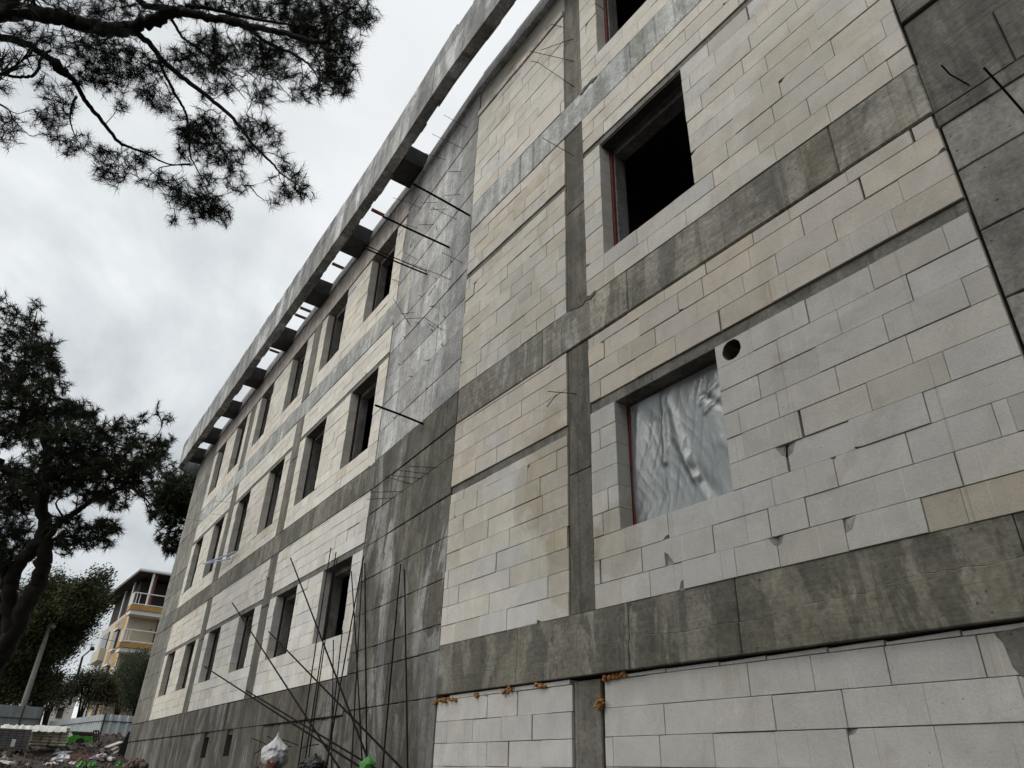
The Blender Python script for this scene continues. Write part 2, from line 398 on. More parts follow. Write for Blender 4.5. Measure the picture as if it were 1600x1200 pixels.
# right bay; block tints also carry the shade at this end ------------------------------------------------
stain_x = on_wall(1448, 830)[0]
jf1 = J({0: [c7(490, 1140), c7(985, 1030), c7(1232, 970)], 1: [c7(245, 1000), c7(680, 885), c7(1198, 740)], 2: [c7(35, 880), c7(425, 755), c7(885, 605), c7(1430, 425), c7(1530, 395)],
         3: [c7(122, 665), c7(525, 520), c7(995, 350), c7(1555, 150)], 4: [c7(215, 450), c7(640, 300), c7(1120, 90)], 5: [c7(62, 330), c7(435, 170), c7(900, 40)]})
ring_c = on_wall(1143, 549)
w1 = (-5.25, -3.79, 2.30, 3.80)
chip1 = [on_wall(*q)+w for q, w in (((1230, 703), (.10, .13)), ((1320, 818), (.12, .12)), ((1215, 840), (.08, .09)), ((1050, 925), (.07, .10)), ((1045, 868), (.13, .14)), ((1302, 716), (.03, .03)))]
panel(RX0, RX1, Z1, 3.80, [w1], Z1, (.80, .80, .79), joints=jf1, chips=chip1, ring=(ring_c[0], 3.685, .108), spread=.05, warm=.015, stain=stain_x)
panel(RX0, RX1, 3.945, 4.845, [], 3.945-.0, PINK, spread=.05)
w2 = (-5.32, -3.775, 5.985, 7.96)
panel(RX0, RX1, Z2, 7.985, [w2], Z2, CREAM, spread=.06)
panel(RX0, RX1, 8.10, 8.80, [], 8.10, BEIGE, spread=.06)
w3 = (-5.27, -3.75, 9.95, 11.95)
panel(RX0, RX1, Z3, 11.95, [w3], Z3, BEIGE, spread=.06)
panel(RX0, RX1, 12.06, 12.62, [], 12.06, BEIGE)
# narrow bay A, block tints carry shade here too
panel(AX0, AX1, Z1, 3.69, [], Z1, (.90, .89, .86), spread=.05)
panel(AX0, AX1, 3.82, 4.86, [], 3.82, (.87, .83, .772), spread=.06)
panel(AX0, AX1, Z2, 7.70, [], Z2, (.90, .878, .828), spread=.06)
panel(AX0, AX1, 7.82, 8.78, [], 7.82, BEIGE, spread=.06)
panel(AX0, AX1, Z3, 11.87, [], Z3, BEIGE, spread=.06)
panel(AX0, AX1, 12.02, 12.60, [], 12.02, (.66, .64, .59), off=-.03)
# ground level infill, tint lowered for the shade at this end
jb = J({5: [c8(310, 600), c8(655, 570), c8(870, 545), c8(1125, 520), c8(1440, 480)], 4: [c8(220, 705), c8(370, 700), c8(540, 690), c8(740, 680), c8(978, 660), c8(1255, 640), c8(1580, 610)]})
chipb = [on_wall(*c8(1090, 745))+(.09, .05)]
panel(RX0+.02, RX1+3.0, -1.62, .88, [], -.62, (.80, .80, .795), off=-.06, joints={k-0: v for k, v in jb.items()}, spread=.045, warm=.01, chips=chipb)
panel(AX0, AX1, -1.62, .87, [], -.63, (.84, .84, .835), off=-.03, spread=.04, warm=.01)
# grey mortar patch trowelled over the blocks at the right edge
mb = MB(); pt_ = [on_wall(*q) for q in ((1560, 1002), (1575, 1040), (1590, 1056), (1640, 1060), (1690, 1030), (1690, 955), (1600, 975), (1546, 988))]
mb.outline([(x, z) for x, z in pt_], -.052, -.075, .006); mb.build('mortar_patch', C_COL, B)
# thin make-up slips over the ground level infill
mb = MB(); x = RX0+.25
while x < RX1+2.6:
    l = rnd.uniform(.4, .62); mb.outline([(x, .884), (x+l-.012, .886), (x+l-.012, .915+rnd.uniform(0, .008)), (x, .908+rnd.uniform(-.004, .006))], -.058, -.2, .003, (.82, .82, .82)); x += l
mb.build('make_up_slip', AAC, B)
mb = MB(); x = AX0+.3
while x < AX1-.1:
    l = min(rnd.uniform(.4, .62), AX1-x); mb.outline([(x, .876), (x+l-.01, .876), (x+l-.01, .922), (x, .916)], -.03, -.2, .003, (.85, .85, .85)); x += l
mb.build('make_up_slip', AAC, B)
# orange foam blobs
def foam(pts, off=.0, r=.03):
    for (x, z) in pts:
        mb = MB()
        for k in range(8):
            c = W(x+rnd.uniform(-.05, .05), z+rnd.uniform(-.018, .018), off+rnd.uniform(-.01, .025)); rr = r*rnd.uniform(.3, .85)
            n = 6
            P = [[c+Vector((math.cos(2*math.pi*i/n)*math.sin(math.pi*j/4), math.sin(2*math.pi*i/n)*math.sin(math.pi*j/4), math.cos(math.pi*j/4)*.8))*rr*rnd.uniform(.85, 1.15) for i in range(n)] for j in range(5)]
            for j in range(4):
                for i in range(n): mb.face([P[j][i], P[j+1][i], P[j+1][(i+1) % n], P[j][(i+1) % n]])
        mb.build('foam_bead', FOAM, B)
foam([on_wall(*q) for q in ((679, 1097), (686, 1095), (694, 1094), (702, 1093), (708, 1092))], -.01)
foam([on_wall(744, 1086)], -.02); foam([on_wall(790, 1080), on_wall(797, 1077)], -.02); foam([on_wall(838, 1072), on_wall(846, 1070)], -.02)
foam([on_wall(*q) for q in ((942, 1059), (950, 1057), (958, 1055), (968, 1053))], -.05); foam([on_wall(936, 1092), on_wall(936, 1100), on_wall(935, 1106)], -.02, .025)

# left wing -----------------------------------------------
WX = [(-14.5, -12.95), (-17.62, -16.08), (-20.82, -19.35), (-24.2, -22.72), (-27.42, -25.95), (-30.42, -29.02)]
bays = [(-18.10, LX1, WX[0:2]), (-24.75, -18.77, WX[2:4]), (LX0, -25.5, WX[4:6])]
FL = [(1.49, 4.87, 2.24, 3.70, 3.83), (Z2-.03, 8.78, 5.98, 7.93, 8.06), (Z3-.03, 12.0, 9.95, 11.93, 12.0)]
tints = [[(.98, .975, .955), (.98, .975, .955), (.98, .95, .88)], [(1.02, 1.0, .945), (1.02, 1.0, .95), (1.0, .985, .93)], [(1.01, .98, .915), (1.0, .975, .92), (1.0, .975, .92)]]
windows = [(w1, 1), (w2, 2), (w3, 3)]
for fi, (z0, z1, wz0, wz1, lz) in enumerate(FL):
    for bi, (bx0, bx1, wl) in enumerate(bays):
        hs = [(a, b, wz0, wz1) for a, b in wl]
        panel(bx0, bx1, z0, wz1, hs, z0, tints[fi][bi], spread=.06, defect=.035)
        if z1 > lz+.05: panel(bx0, bx1, lz, z1, [], lz, tints[fi][bi], spread=.06, defect=.035)
        mb = MB()
        if fi < 2: mb.wbox(bx0, bx1, wz1+.003, lz-.003, -.012, -.3, bev=.008); mb.build('lintel_band', C_LINT, B)
        for h in hs: windows.append((h, fi+1))
# lintel bands, right part
for (a, b, c, d, o, mt) in ((RX0, RX1, 3.805, 3.94, -.02, C_LINT), (RX0, RX1, 7.99, 8.095, -.02, C_LINT), (RX0, RX1, 11.955, 12.055, -.01, C_LINT),
                      (AX0, AX1, 3.695, 3.815, -.018, C_LINT), (AX0, AX1, 7.705, 7.815, -.02, C_LINT), (AX0, AX1, 11.875, 12.015, .03, C_LIGHT)):
    mb = MB(); mb.wbox(a, b, c, d, o, -.3, bev=.008); mb.build('lintel_band', mt, B)

# window openings: red steel angle and inner liner, recessed behind the blocks
def opening(h, fl):
    x0, x1, z0, z1 = h
    t = MB(); t.wbox(x0-.05, x0+.035, z0, z1, -.20, -.235); t.wbox(x1-.03, x1+.05, z0, z1, -.20, -.235)
    t.wbox(x0+.036, x1-.031, z0-.05, z0+.025, -.20, -.235)
    f = t.build('window_frame', RED if x0 > -9 else REDD, B)
    l = MB(); l.wbox(x0-.12, x0+.06, z0-.1, z1+.25, -.24, -.43); l.wbox(x1-.05, x1+.12, z0-.1, z1+.25, -.24, -.43)
    l.wbox(x0+.061, x1-.051, z1-.09, z1+.25, -.24, -.43); l.wbox(x0+.061, x1-.051, z0-.1, z0-.002, -.24, -.43)
    l.build('jamb_liner', LINER, f)
for h, fl in windows: opening(h, fl)

# floor beams: level bands across the whole front ----------------
def pour_beam(xa, xb, cuts):
    # two pours: a ragged cold joint runs along the face
    mb = MB(); zj = lambda x: 1.17+(x+5.6)*.026+.025*math.sin(x*2.1)+.012*math.sin(x*7.3)
    for a, b in zip(cuts, cuts[1:]):
        j = rnd.uniform(-.004, .004); v = rnd.uniform(.9, 1.08); n = max(6, int((b-a)/.06))
        jt = [(a+.003+(b-a-.006)*i/n, zj(a+(b-a)*i/n)+rnd.uniform(-.008, .008)) for i in range(n+1)]
        mb.outline([(a+.003, .935)]+[(b-.003, .935)]+[(x, z-.0015) for x, z in jt[::-1]], .009+j, -.35, .006, (v, v, v*.96))
        mb.outline(jt+[(b-.003, Z1), (a+.003, Z1)], -.006+j, -.35, .005, (v*1.04, v*1.04, v*1.02))
    mb.wbox(xa+.01, xb-.01, .95, Z1-.02, -.04, -.34, (.3, .3, .3))
    mb.build('floor_beam', C_BEAM, B)
pour_beam(-8.85, RX1, [-8.85, -7.05, -5.2, -3.9, -1.72, RX1])
slab_run('floor_beam', C_BEAM2, -8.85, RX1, 4.885, Z2, .0, .35, cuts=[-8.85, -6.62, -4.95, -2.2, RX1])
slab_run('floor_beam', C_BEAML, -8.85, RX1, 8.82, Z3, .0, .35, cuts=[-8.85, -7.3, -4.6, -2.4, RX1])
slab_run('floor_beam', C_BEAM, LX0, -12.4, 4.885, Z2-.04, .004, .35)
slab_run('floor_beam', C_BEAML, LX0, -12.4, 8.80, Z3-.04, .004, .35)
mb = MB(); mb.wbox(LX0, -12.4, 12.005, 12.84, .0, -.35, bev=.01); mb.build('roof_beam', C_LIGHT, B)
# grout tongues and ledges at the beams
for (x, z, w, h) in ((-5.75, 5.47, .5, .06), (-5.5, 9.44, .4, .06), (-12.6, 5.44, .5, .05)):
    mb = MB(); top = jag(x+w/2, x-w/2, z+h*.4, h*.4, .05); bot = jag(x-w/2, x+w/2, z-h*.6, h*.5, .05)
    mb.outline(bot+top, .010, -.05, .004); mb.build('grout_spill', C_COL, B)

# columns
def column(x0, x1, zs, mat=C_COL, off=-.004):
    mb = MB()
    for a, b in zs: mb.wbox(x0, x1, a, b, off+rnd.uniform(-.004, .002), -.35, (lambda v: (v, v, v*.98))(rnd.uniform(.88, 1.12)), bev=.012)
    return mb.build('column', mat, B)
for a, b in ((-1.7, .90), (Z1, 3.15), (3.155, 4.875), (Z2, 7.2), (7.205, 8.81), (Z3, 12.62)):
    column(-6.09, -5.68, [(a, b)], off=-.015 if a > 0 else -.05)
for x0, x1 in ((-18.765, -18.105), (-25.495, -24.755)):
    for a, b in ((1.47, 4.88), (Z2-.035, 8.795), (Z3-.035, 12.0)):
        m_ = a+(b-a)*.62; column(x0, x1, [(a, m_-.003), (m_+.003, b)], off=.004)

# shear wall: lifts of formwork with open joints
def lifts(name, mat, x0, x1, zs, off, vx=None, ragged=True):
    mb = MB()
    for a, b in zip(zs, zs[1:]):
        xs = [x0]+([vx(.5*(a+b))] if vx else [])+[x1]
        for c, d in zip(xs, xs[1:]):
            o = off+rnd.uniform(-.007, .007)
            g = rnd.uniform(.002, .006); n = max(3, int((d-c)/.12))
            lo = [(c+(d-c)*i/n, a+.001+max(0, rnd.gauss(0, .003))) for i in range(n+1)]; hi = [(d-(d-c)*i/n, b-g-max(0, rnd.gauss(0, .005))) for i in range(n+1)]
            lo[0] = (c+.002, lo[0][1]); hi[-1] = (c+.002, hi[-1][1]); lo[-1] = (d-.003, lo[-1][1]); hi[0] = (d-.003, hi[0][1])
            v = rnd.uniform(.84, 1.16); mb.outline(lo+hi, o, -.3, .008, (v, v, v*.99))
    mb.wbox(x0+.01, x1-.01, zs[0]+.01, zs[-1]-.02, off-.035, -.31, (.3, .3, .3))
    return mb.build(name, mat, B)
SX0, SX1 = -12.40, -8.855
lifts('shear_wall_lift', C_SHEARB, SX0, SX1, [-1.6, -.2, .92], -.012)
lifts('shear_wall_lift', C_SHEARB, SX0, SX1, [.92, 1.50], .0, lambda z: -10.6)
lifts('shear_wall_lift', C_SHEARB, SX0, SX1, [1.50, 1.84, 2.46, 3.07, 3.72, 4.36, 4.87], .0, lambda z: -11.38)
lifts('shear_wall_lift', C_SHEARB, SX0, SX1, [4.875, 5.47], .004, lambda z: -9.2)
lifts('shear_wall_lift', C_SHEAR, SX0, SX1, [5.475, 6.1, 6.72, 7.34, 7.96, 8.58, 9.20], .0, lambda z: -11.62)
lifts('shear_wall_lift', C_SHEAR, SX0, SX1, [9.205, 9.82, 10.40, 10.98, 11.55, 12.10, 12.68], .002, lambda z: -11.72)
# end wall of solid concrete at the far corner
ex = [-34.62, -33.4, LX0-.003]
for (a, b, o) in ((1.49, 4.88, 0), (4.885, 5.46, .006), (5.465, 8.79, 0), (8.795, 9.42, .006), (9.425, 12.84, 0)):
    zz = [a]; 
    while zz[-1] < b-1.0: zz.append(zz[-1]+(b-a)/round((b-a)/.85))
    zz = zz[:-1]+[b] if b-zz[-1] < .4 else zz+[b]
    lifts('end_wall_lift', C_END, ex[0], ex[2], zz, o, lambda z: -33.3)
# foundation wall under the left wing, with two slots
slots = []
for (xa, ya) in ((320, 1160), (356, 1155)):
    x, z = on_wall(xa, ya); slots.append((x-.26, x+.26, z-.36, z+.36))
fx = [-34.62, -31.5, -29.0, -26.6, -23.2, -20.1, -16.9, -14.6, SX0-.004]
mb = MB()
for a, b in zip(fx, fx[1:]):
    for (z0, z1, o) in ((-1.7, .86, -.02), (.865, 1.475, .0)):
        o += rnd.uniform(-.012, .008)
        hs = [s for s in slots if s[0] > a and s[1] < b and z0 < s[2]]
        if z0 < 0 and hs:
            xs = sorted([a+.005, b-.005]+[q for s in hs for q in s[:2]])
            for c, d in zip(xs, xs[1:]):
                s = [s for s in hs if abs(s[0]-c) < 1e-6]
                if s: mb.wbox(c, d, z0, s[0][2], o, -.4); mb.wbox(c, d, s[0][3], z1, o, -.4)
                else: mb.wbox(c, d, z0, z1, o, -.4)
        else:
            n = 26; lo = [(a+.004+(b-a-.008)*i/n, z0) for i in range(n+1)]
            hi = [(b-.004-(b-a-.008)*i/n, z1-(rnd.uniform(0, .05) if z0 < 0 else rnd.uniform(0, .006))) for i in range(n+1)]
            mb.outline(lo+hi, o, -.4, .01)
mb.wbox(-34.6, SX0-.01, .75, .95, -.06, -.4)
mb.build('foundation_wall', C_FOUND, B)
# concrete wall at the right
rz = [-1.7, .93]
lifts('right_wall_lift', C_RIGHT, RX1+.012, 6.5, [1.56, 2.3, 3.02, 3.62, 4.22, 4.72], -.03, lambda z: 1.1)
mb = MB(); mb.wbox(RX1+.004, 6.5, 4.70, 4.86, -.015, -.3, bev=.01); mb.wbox(RX1+.004, -.75, 4.865, 5.47, -.02, -.3, bev=.01); mb.wbox(-.742, .9, 4.865, 5.47, -.024, -.3, bev=.01); mb.wbox(.907, 6.5, 4.865, 5.47, -.02, -.3, bev=.01)
mb.wbox(RX1+.01, 6.5, 5.475, 6.02, -.045, -.3, bev=.012); mb.build('right_wall_band', C_RIGHTB, B)
lifts('right_wall_lift', C_RIGHTB, RX1+.012, 6.5, [6.03, 6.75, 8.0, 8.8], -.02, lambda z: 1.1)
lifts('right_wall_lift', C_RIGHT, RX1+.012, 6.5, [8.8, 9.45, 11, 12.6], -.02, lambda z: 1.1)
slab_run('floor_beam', C_BEAM, RX1+.004, 6.5, .935, Z1-.005, -.004, .35)
# rear body: floors, roof, back and end walls keep the inside dark
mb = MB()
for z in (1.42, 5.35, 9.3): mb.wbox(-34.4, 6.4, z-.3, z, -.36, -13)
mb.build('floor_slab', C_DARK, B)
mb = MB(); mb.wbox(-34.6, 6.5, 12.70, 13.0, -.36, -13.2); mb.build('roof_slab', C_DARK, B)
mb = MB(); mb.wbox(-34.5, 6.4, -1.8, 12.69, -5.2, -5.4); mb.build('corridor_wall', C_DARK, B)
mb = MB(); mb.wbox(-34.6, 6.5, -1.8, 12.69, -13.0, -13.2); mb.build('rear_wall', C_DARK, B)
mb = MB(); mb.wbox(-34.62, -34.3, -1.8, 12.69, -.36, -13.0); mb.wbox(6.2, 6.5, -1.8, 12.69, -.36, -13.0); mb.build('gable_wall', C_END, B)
mb = MB()
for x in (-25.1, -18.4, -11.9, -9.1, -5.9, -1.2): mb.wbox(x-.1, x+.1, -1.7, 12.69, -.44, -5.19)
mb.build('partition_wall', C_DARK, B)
mb = MB()
for z in (4.86, 8.8, 12.69):
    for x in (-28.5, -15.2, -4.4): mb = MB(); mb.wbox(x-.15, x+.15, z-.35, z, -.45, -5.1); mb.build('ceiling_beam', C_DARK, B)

# roof edge and parapet
def cornice(xa, xb, z0, z1, o0, o1, seg):
    mb = MB(); x = xa                                        # sloping roof lip, cast in short lengths
    while x < xb-.05:
        l = min(rnd.uniform(*seg), xb-x); v = rnd.uniform(.8, 1.12); q = []
        for k, (a, b) in enumerate(((x+.006, x+l-.006),)):
            cutx = [a]+[t for t in (-12.4, -8.85) if a+.02 < t < b-.02]+[b]
            for c, d in zip(cutx, cutx[1:]):
                n = max(1, int((d-c)/.25)); j = rnd.uniform(-.008, .008)
                for i in range(n):
                    e, f = c+(d-c)*i/n, c+(d-c)*(i+1)/n; w = rnd.uniform(.9, 1.06)*v
                    mb.hexa([W(e, z0, o0+j), W(f, z0, o0+j), W(f, z0, -.5), W(e, z0, -.5), W(e, z1, o1+j), W(f, z1, o1+j), W(f, z1, -.5), W(e, z1, -.5)], (w, w, w))
        x += l
    mb.build('roof_edge', C_ROOF, B)
cornice(-12.3, 6.5, 12.625, 13.30, .09, -.05, (1.7, 3.0))
cornice(-34.6, -12.42, 12.85, 13.40, .02, -.07, (1.5, 2.6))
mb = MB(); x = -34.3
while x < 6:
    l = rnd.uniform(1.6, 3.4); h = rnd.choice((13.50, 13.55, 13.62, 13.72)) if x < -9 else 13.44
    mb.wbox(x, x+l-.01, 13.3, h+(.10 if x > -9 else .0), -.12, -.34, bev=.012); x += l
mb.build('parapet', C_LIGHT, B)
for (xx, yy) in ((657, 223), (590, 321), (526, 417), (474, 492), (466, 503), (427, 551)):
    x, z = on_wall(xx, yy, .05); mb = MB(); p = W(x, 13.68, -.10)
    mb.tube([p+Vector((0, .25, 0)), p+Vector((0, -.30, .02))], .05, 10); mb.build('pipe_stub', RED, B)

# canopy: long fascia beam carried on short brackets
def FY(x): return float(np.interp(x, [-36, -13, -9, 8], [5.11, 4.46, 4.25, 4.22]))
TH = .235
mb = MB(); cuts = [-35.9]
while cuts[-1] < 4: cuts.append(cuts[-1]+rnd.choice((1.25, 1.25, 2.5)))
def fbox(a, b, z0, z1, d0, d1, v=1):
    P = []
    for z in (z0, z1):
        for x, d in ((a, d0), (b, d0), (b, d1), (a, d1)): P.append(Vector((x, FY(x)+d, z+EYE)))
    mb.hexa(P, (v, v, v*.995))
for a, b in zip(cuts, cuts[1:]):
    for s in range(3):
        aa = a+(b-a)*s/3+(.004 if s == 0 else 0); bb = a+(b-a)*(s+1)/3-(.004 if s == 2 else 0)
        j = rnd.uniform(-.004, .004) if s == 0 else j
        fbox(aa, bb, 12.76, 13.60, j, TH, rnd.uniform(.62, 1.2))
    for s in range(4):
        fbox(a+(b-a)*s/4, a+(b-a)*(s+1)/4, 13.622, 14.02+rnd.uniform(-.02, .06), .006+rnd.uniform(-.004, .004), TH-.01, rnd.uniform(.55, .95))
    fbox(a, b, 13.59, 13.63, .03, TH-.02, .2)
# ragged formwork residue on the inner lower edge
x = -35.5
while x < 2:
    l = rnd.uniform(.1, .7)
    if rnd.random() < .7: fbox(x, x+l, 12.75-rnd.uniform(0, .015), 12.79, TH+.003, TH+rnd.uniform(.01, .04))
    x += l
C_FASC = concrete('cast_concrete_fascia', (.31, .312, .302), .42, .75, .8, 0, seed=14, damp=.6)
mb.build('canopy_beam', C_FASC, B)
# chamfered return at the far end
mb = MB()
e0 = Vector((-35.9, FY(-35.9), 0)); e1 = Vector((-36.5, 5.75, 0)); e2 = Vector((-36.5, 9.5, 0)); th = Vector((.22, .08, 0)); th2 = Vector((.23, 0, 0))
for a, b, t0, t1 in ((e0, e1, Vector((.05, TH, 0)), th), (e1, e2, th, th2)):
    for z0, z1 in ((12.76, 13.6), (13.603, 14.04)):
        lo, hi = Vector((0, 0, z0+EYE)), Vector((0, 0, z1+EYE))
        mb.hexa([a+lo, b+lo, b+t1+lo, a+t0+lo, a+hi, b+hi, b+t1+hi, a+t0+hi])
mb.build('canopy_return', C_FASC, B)
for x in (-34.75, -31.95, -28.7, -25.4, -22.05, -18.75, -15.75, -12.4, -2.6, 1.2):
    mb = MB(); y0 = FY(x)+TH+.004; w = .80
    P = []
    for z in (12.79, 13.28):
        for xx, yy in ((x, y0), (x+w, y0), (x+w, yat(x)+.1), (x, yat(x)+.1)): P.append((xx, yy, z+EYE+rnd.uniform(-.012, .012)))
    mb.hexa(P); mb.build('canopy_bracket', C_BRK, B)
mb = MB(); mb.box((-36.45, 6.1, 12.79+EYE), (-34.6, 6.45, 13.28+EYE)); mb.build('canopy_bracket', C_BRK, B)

# tie rods left standing out of the shear wall, and thin tie wires
def out_rod(base, tip, r, droop=0, name='tie_rod'):
    x, z = on_wall(*base); p = W(x, z, -.03); best = None
    for i in range(1, 200):
        o = i*.02; q = p+Vector((0, -o, -droop*o))
        d = q-CAM; xx = 800+FPX*d.dot(rt)/d.dot(fw_)
        if best is None or abs(xx-tip[0]) < best[0]: best = (abs(xx-tip[0]), q)
    q = best[1]; d = ray(*tip); tt = q.y/d.y; q = CAM+d*tt
    mb = MB(); mb.tube([p, p.lerp(q, .5)+Vector((0, 0, rnd.uniform(-.01, .01))), q], r, 7); return mb.build(name, REBAR, B)
out_rod((734, 337), (645, 287), .021); out_rod((703, 387), (598, 338), .021); out_rod((668, 429), (566, 386), .017); out_rod((667, 424), (566, 381), .011)
out_rod((662, 663), (586, 633), .019)
def wire(pts, r=.004, off=(.0, .12)):
    P = []
    n = len(pts)
    for i, q in enumerate(pts):
        x, z = on_wall(*q); P.append(W(x, z, -.01 + (off[1] if i else 0)*(i/(n-1))))
    mb = MB(); mb.tube(P, r, 5); mb.build('tie_wire', REBAR, B)
f6 = lambda x, y: (580+x*.1125, 280+y*.1125)
f8 = lambda x, y: (560+x*.125, 640+y*.125)
c7f = lambda x, y: (560+x*.25, y*.25)
for pts in ([f6(1245, 205), f6(1110, 270)], [f6(1080, 410), f6(920, 465)], [f6(890, 625), f6(730, 665)], [f6(890, 625), f6(985, 760)], [f6(1190, 560), f6(1000, 470)], [f6(930, 320), f6(790, 380)],
            [f6(700, 410), f6(600, 360), f6(410, 310)], [f6(655, 680), f6(520, 660)], [f6(600, 800), f6(600, 970), f6(660, 960)], [f6(420, 710), f6(470, 890)], [f6(650, 1120), f6(540, 1050)], [f6(1290, 1170), f6(1120, 1080)],
            [f8(1025, 725), f8(700, 728)], [f8(900, 805), f8(640, 802)], [f8(815, 865), f8(500, 845)], [f8(700, 940), f8(390, 850)], [f8(580, 1022), f8(300, 1070)], [f8(450, 1100), f8(200, 1145)],
            [c7f(1340, 380), c7f(1125, 355)], [c7f(1345, 540), c7f(1160, 415), c7f(1150, 430)], [c7f(1340, 240), c7f(1170, 330)], [c7f(1340, 970), c7f(1240, 915)], [c7f(1285, 170), c7f(1225, 165), c7f(1215, 215)],
            [c7f(690, 805), c7f(590, 750)], [c7f(660, 930), c7f(520, 870)], [c7f(550, 1000), c7f(470, 985)], [c7f(650, 1070), c7f(590, 1085)], [(627, 442), (612, 436)], [(870, 615), (866, 640)], [(900, 615), (868, 616)],
            [(425, 900), (402, 915)], [(420, 906), (433, 903)], [(355, 806), (340, 805)], [(362, 785), (345, 785)], [(316, 814), (290, 811)], [(480, 645), (455, 684)],
            [(692, 516), (672, 500), (648, 505)], [(645, 516), (622, 470)], [(668, 505), (700, 520)], [(624, 490), (656, 492)], [(680, 445), (688, 470)], [(707, 438), (662, 420)]):
    wire(pts, .0055, (0, rnd.uniform(.1, .3)))
# formwork tie stubs along the shear wall joints
mb = MB()
for z in (6.1, 6.72, 7.34, 7.96, 8.58):
    for x in (-11.6, -10.9, -10.2, -9.6):
        if rnd.random() < .8:
            p = W(x+rnd.uniform(-.05, .05), z+.004, -.005); mb = MB(); mb.tube([p, p+Vector((rnd.uniform(-.06, .06), -.06, rnd.uniform(-.03, .03)))], .007, 5); mb.build('tie_stub', REBAR, B)
for pts in ([(1482, 113), (1489, 121), (1513, 132)],): wire(pts[::-1], .007, (0, .12))
wire([(1600, 176), (1580, 152), (1561, 131)], .009, (0, .25))

# ------------------------------------------------------------------ plastic film in the window
def film():
    m, nt, b = newmat('clear_plastic_film'); n = N(nt)
    b.inputs['Base Color'].default_value = (.30, .325, .325, 1); b.inputs['Roughness'].default_value = .27; b.inputs['Metallic'].default_value = .38
    b.inputs['Specular IOR Level'].default_value = .75
    fine = n.noise(14, n.scale((1.6, 1, 1)), 5, .65, 2.5)
    fine2 = n.noise(34, n.scale((1.0, 1, .8), (3, 1, 2)), 4, .6, 3.0)
    n.bump(b, n.math('ADD', fine, n.math('MULTIPLY', fine2, .5)),   .004, .5)
    tr = nt.nodes.new('ShaderNodeBsdfTransparent'); tr.inputs[0].default_value = (.80, .84, .84, 1)
    mx = nt.nodes.new('ShaderNodeMixShader'); mx.inputs[0].default_value = .20
    out = [q for q in nt.nodes if q.type == 'OUTPUT_MATERIAL'][0]
    nt.links.new(b.outputs[0], mx.inputs[1]); nt.links.new(tr.outputs[0], mx.inputs[2]); nt.links.new(mx.outputs[0], out.inputs[0])
    return m
FILM = film()
mb = MB(); nx, nz = 130, 130
x0, x1, z0, z1 = w1[0]-.01, w1[1]+.02, w1[2]-.02, w1[3]-.02
import mathutils
def nz3(x, y, z): return mathutils.noise.noise(Vector((x, y, z)))
def fold(u, v):
    d = 0
    for (u0, v0, u1, v1, w, a) in ((.38, 1.0, .60, .25, .035, .035), (.36, .98, .34, .45, .03, .03), (.60, .30, .80, -.02, .05, -.03), (.75, .8, 1.0, .55, .025, -.025), (.95, .88, .72, .74, .02, .015), (.97, .78, .76, .66, .018, .015), (.1, .9, .02, .2, .03, .03), (.86, .42, 1.0, .30, .05, .02), (.45, .6, .72, .0, .03, .025)):
        px_, py_ = u1-u0, v1-v0; L2 = px_*px_+py_*py_; t = max(0, min(1, ((u-u0)*px_+(v-v0)*py_)/L2))
        dd = math.hypot(u-u0-t*px_, v-v0-t*py_); d += a*math.exp(-(dd/w)**2)
    return d
V = []
for j in range(nz+1):
    for i in range(nx+1):
        u, v = i/nx, j/nz; e = min(1, 5*min(u, 1-u, v, 1-v))
        A1, A2 = u-.32*v+.05*nz3(u*3, v*3, 5), u+.45*v+.05*nz3(u*3, v*3, 6)
        g1 = (1-abs(nz3(A1*9, v*1.3, 4)*2))**2; g2 = (1-min(1, abs(nz3(A2*13, v*2.0-u, 9)*2)))**2; g3 = (1-min(1, abs(nz3(A1*26+v*3, v*6, 2)*2.2)))**2
        o = -.205 + e*(1.0*fold(u, v) + .085*nz3(u*1.7, v*1.5, 7) + .009*g1 + .005*g2*(.4+v) + .003*g3 + .0012*nz3(u*60, v*40, 3))
        V.append(W(x0+(x1-x0)*u, z0+(z1-z0)*v, o))
mb.v = [tuple(q) for q in V]
for j in range(nz):
    for i in range(nx):
        a = j*(nx+1)+i; mb.f.append((a, a+1, a+nx+2, a+nx+1)); mb.c.append((1, 1, 1))
tag(mb.build('plastic_film', FILM, smooth=True), 'crumpled translucent plastic film stretched over the lower right window opening', 'plastic sheet')

# ------------------------------------------------------------------ ground
def sstep(a, b, x): t = max(0, min(1, (x-a)/(b-a))); return t*t*(3-2*t)
def ground(x, y):
    xx = max(-46, min(4, x)); z = -1.6-.05*xx + .5*sstep(-35, -44, x)*(1-sstep(9, 16, y))
    z += 1.05*math.exp(-((x+12)/4.2)**2-((y-4.4)/.8)**2) if y < 6 else 0
    z += .35*math.exp(-((x+33.4)/1.6)**2-((y-5.1)/.8)**2)
    if abs(x) < 80 and abs(y) < 60:
        z += .10*mathutils.noise.fractal(Vector((x*.5, y*.5, 3)), 1.0, 2.0, 4) + .05*mathutils.noise.fractal(Vector((x*2.2, y*2.2, 8)), .8, 2.0, 3)
        z += .30*max(0, mathutils.noise.noise(Vector((x*.35+5, y*.35, 1))))*sstep(-26, -34, x)*(1-sstep(6, 12, y))
    return z
xs = [-1800, -700, -300, -150, -100, -80, -70, -62] + [-56+i*.35 for i in range(int(62/.35))] + [9, 15, 30, 80, 300, 1500]
ys = [-1500, -500, -200, -90, -50, -30, -20, -12] + [-8+i*.3 for i in range(60)] + [12, 16, 22, 30, 45, 80, 200, 600, 1600]
mb = MB()
mb.v = [(x, y, ground(x, y)+EYE) for y in ys for x in xs]; nx = len(xs)
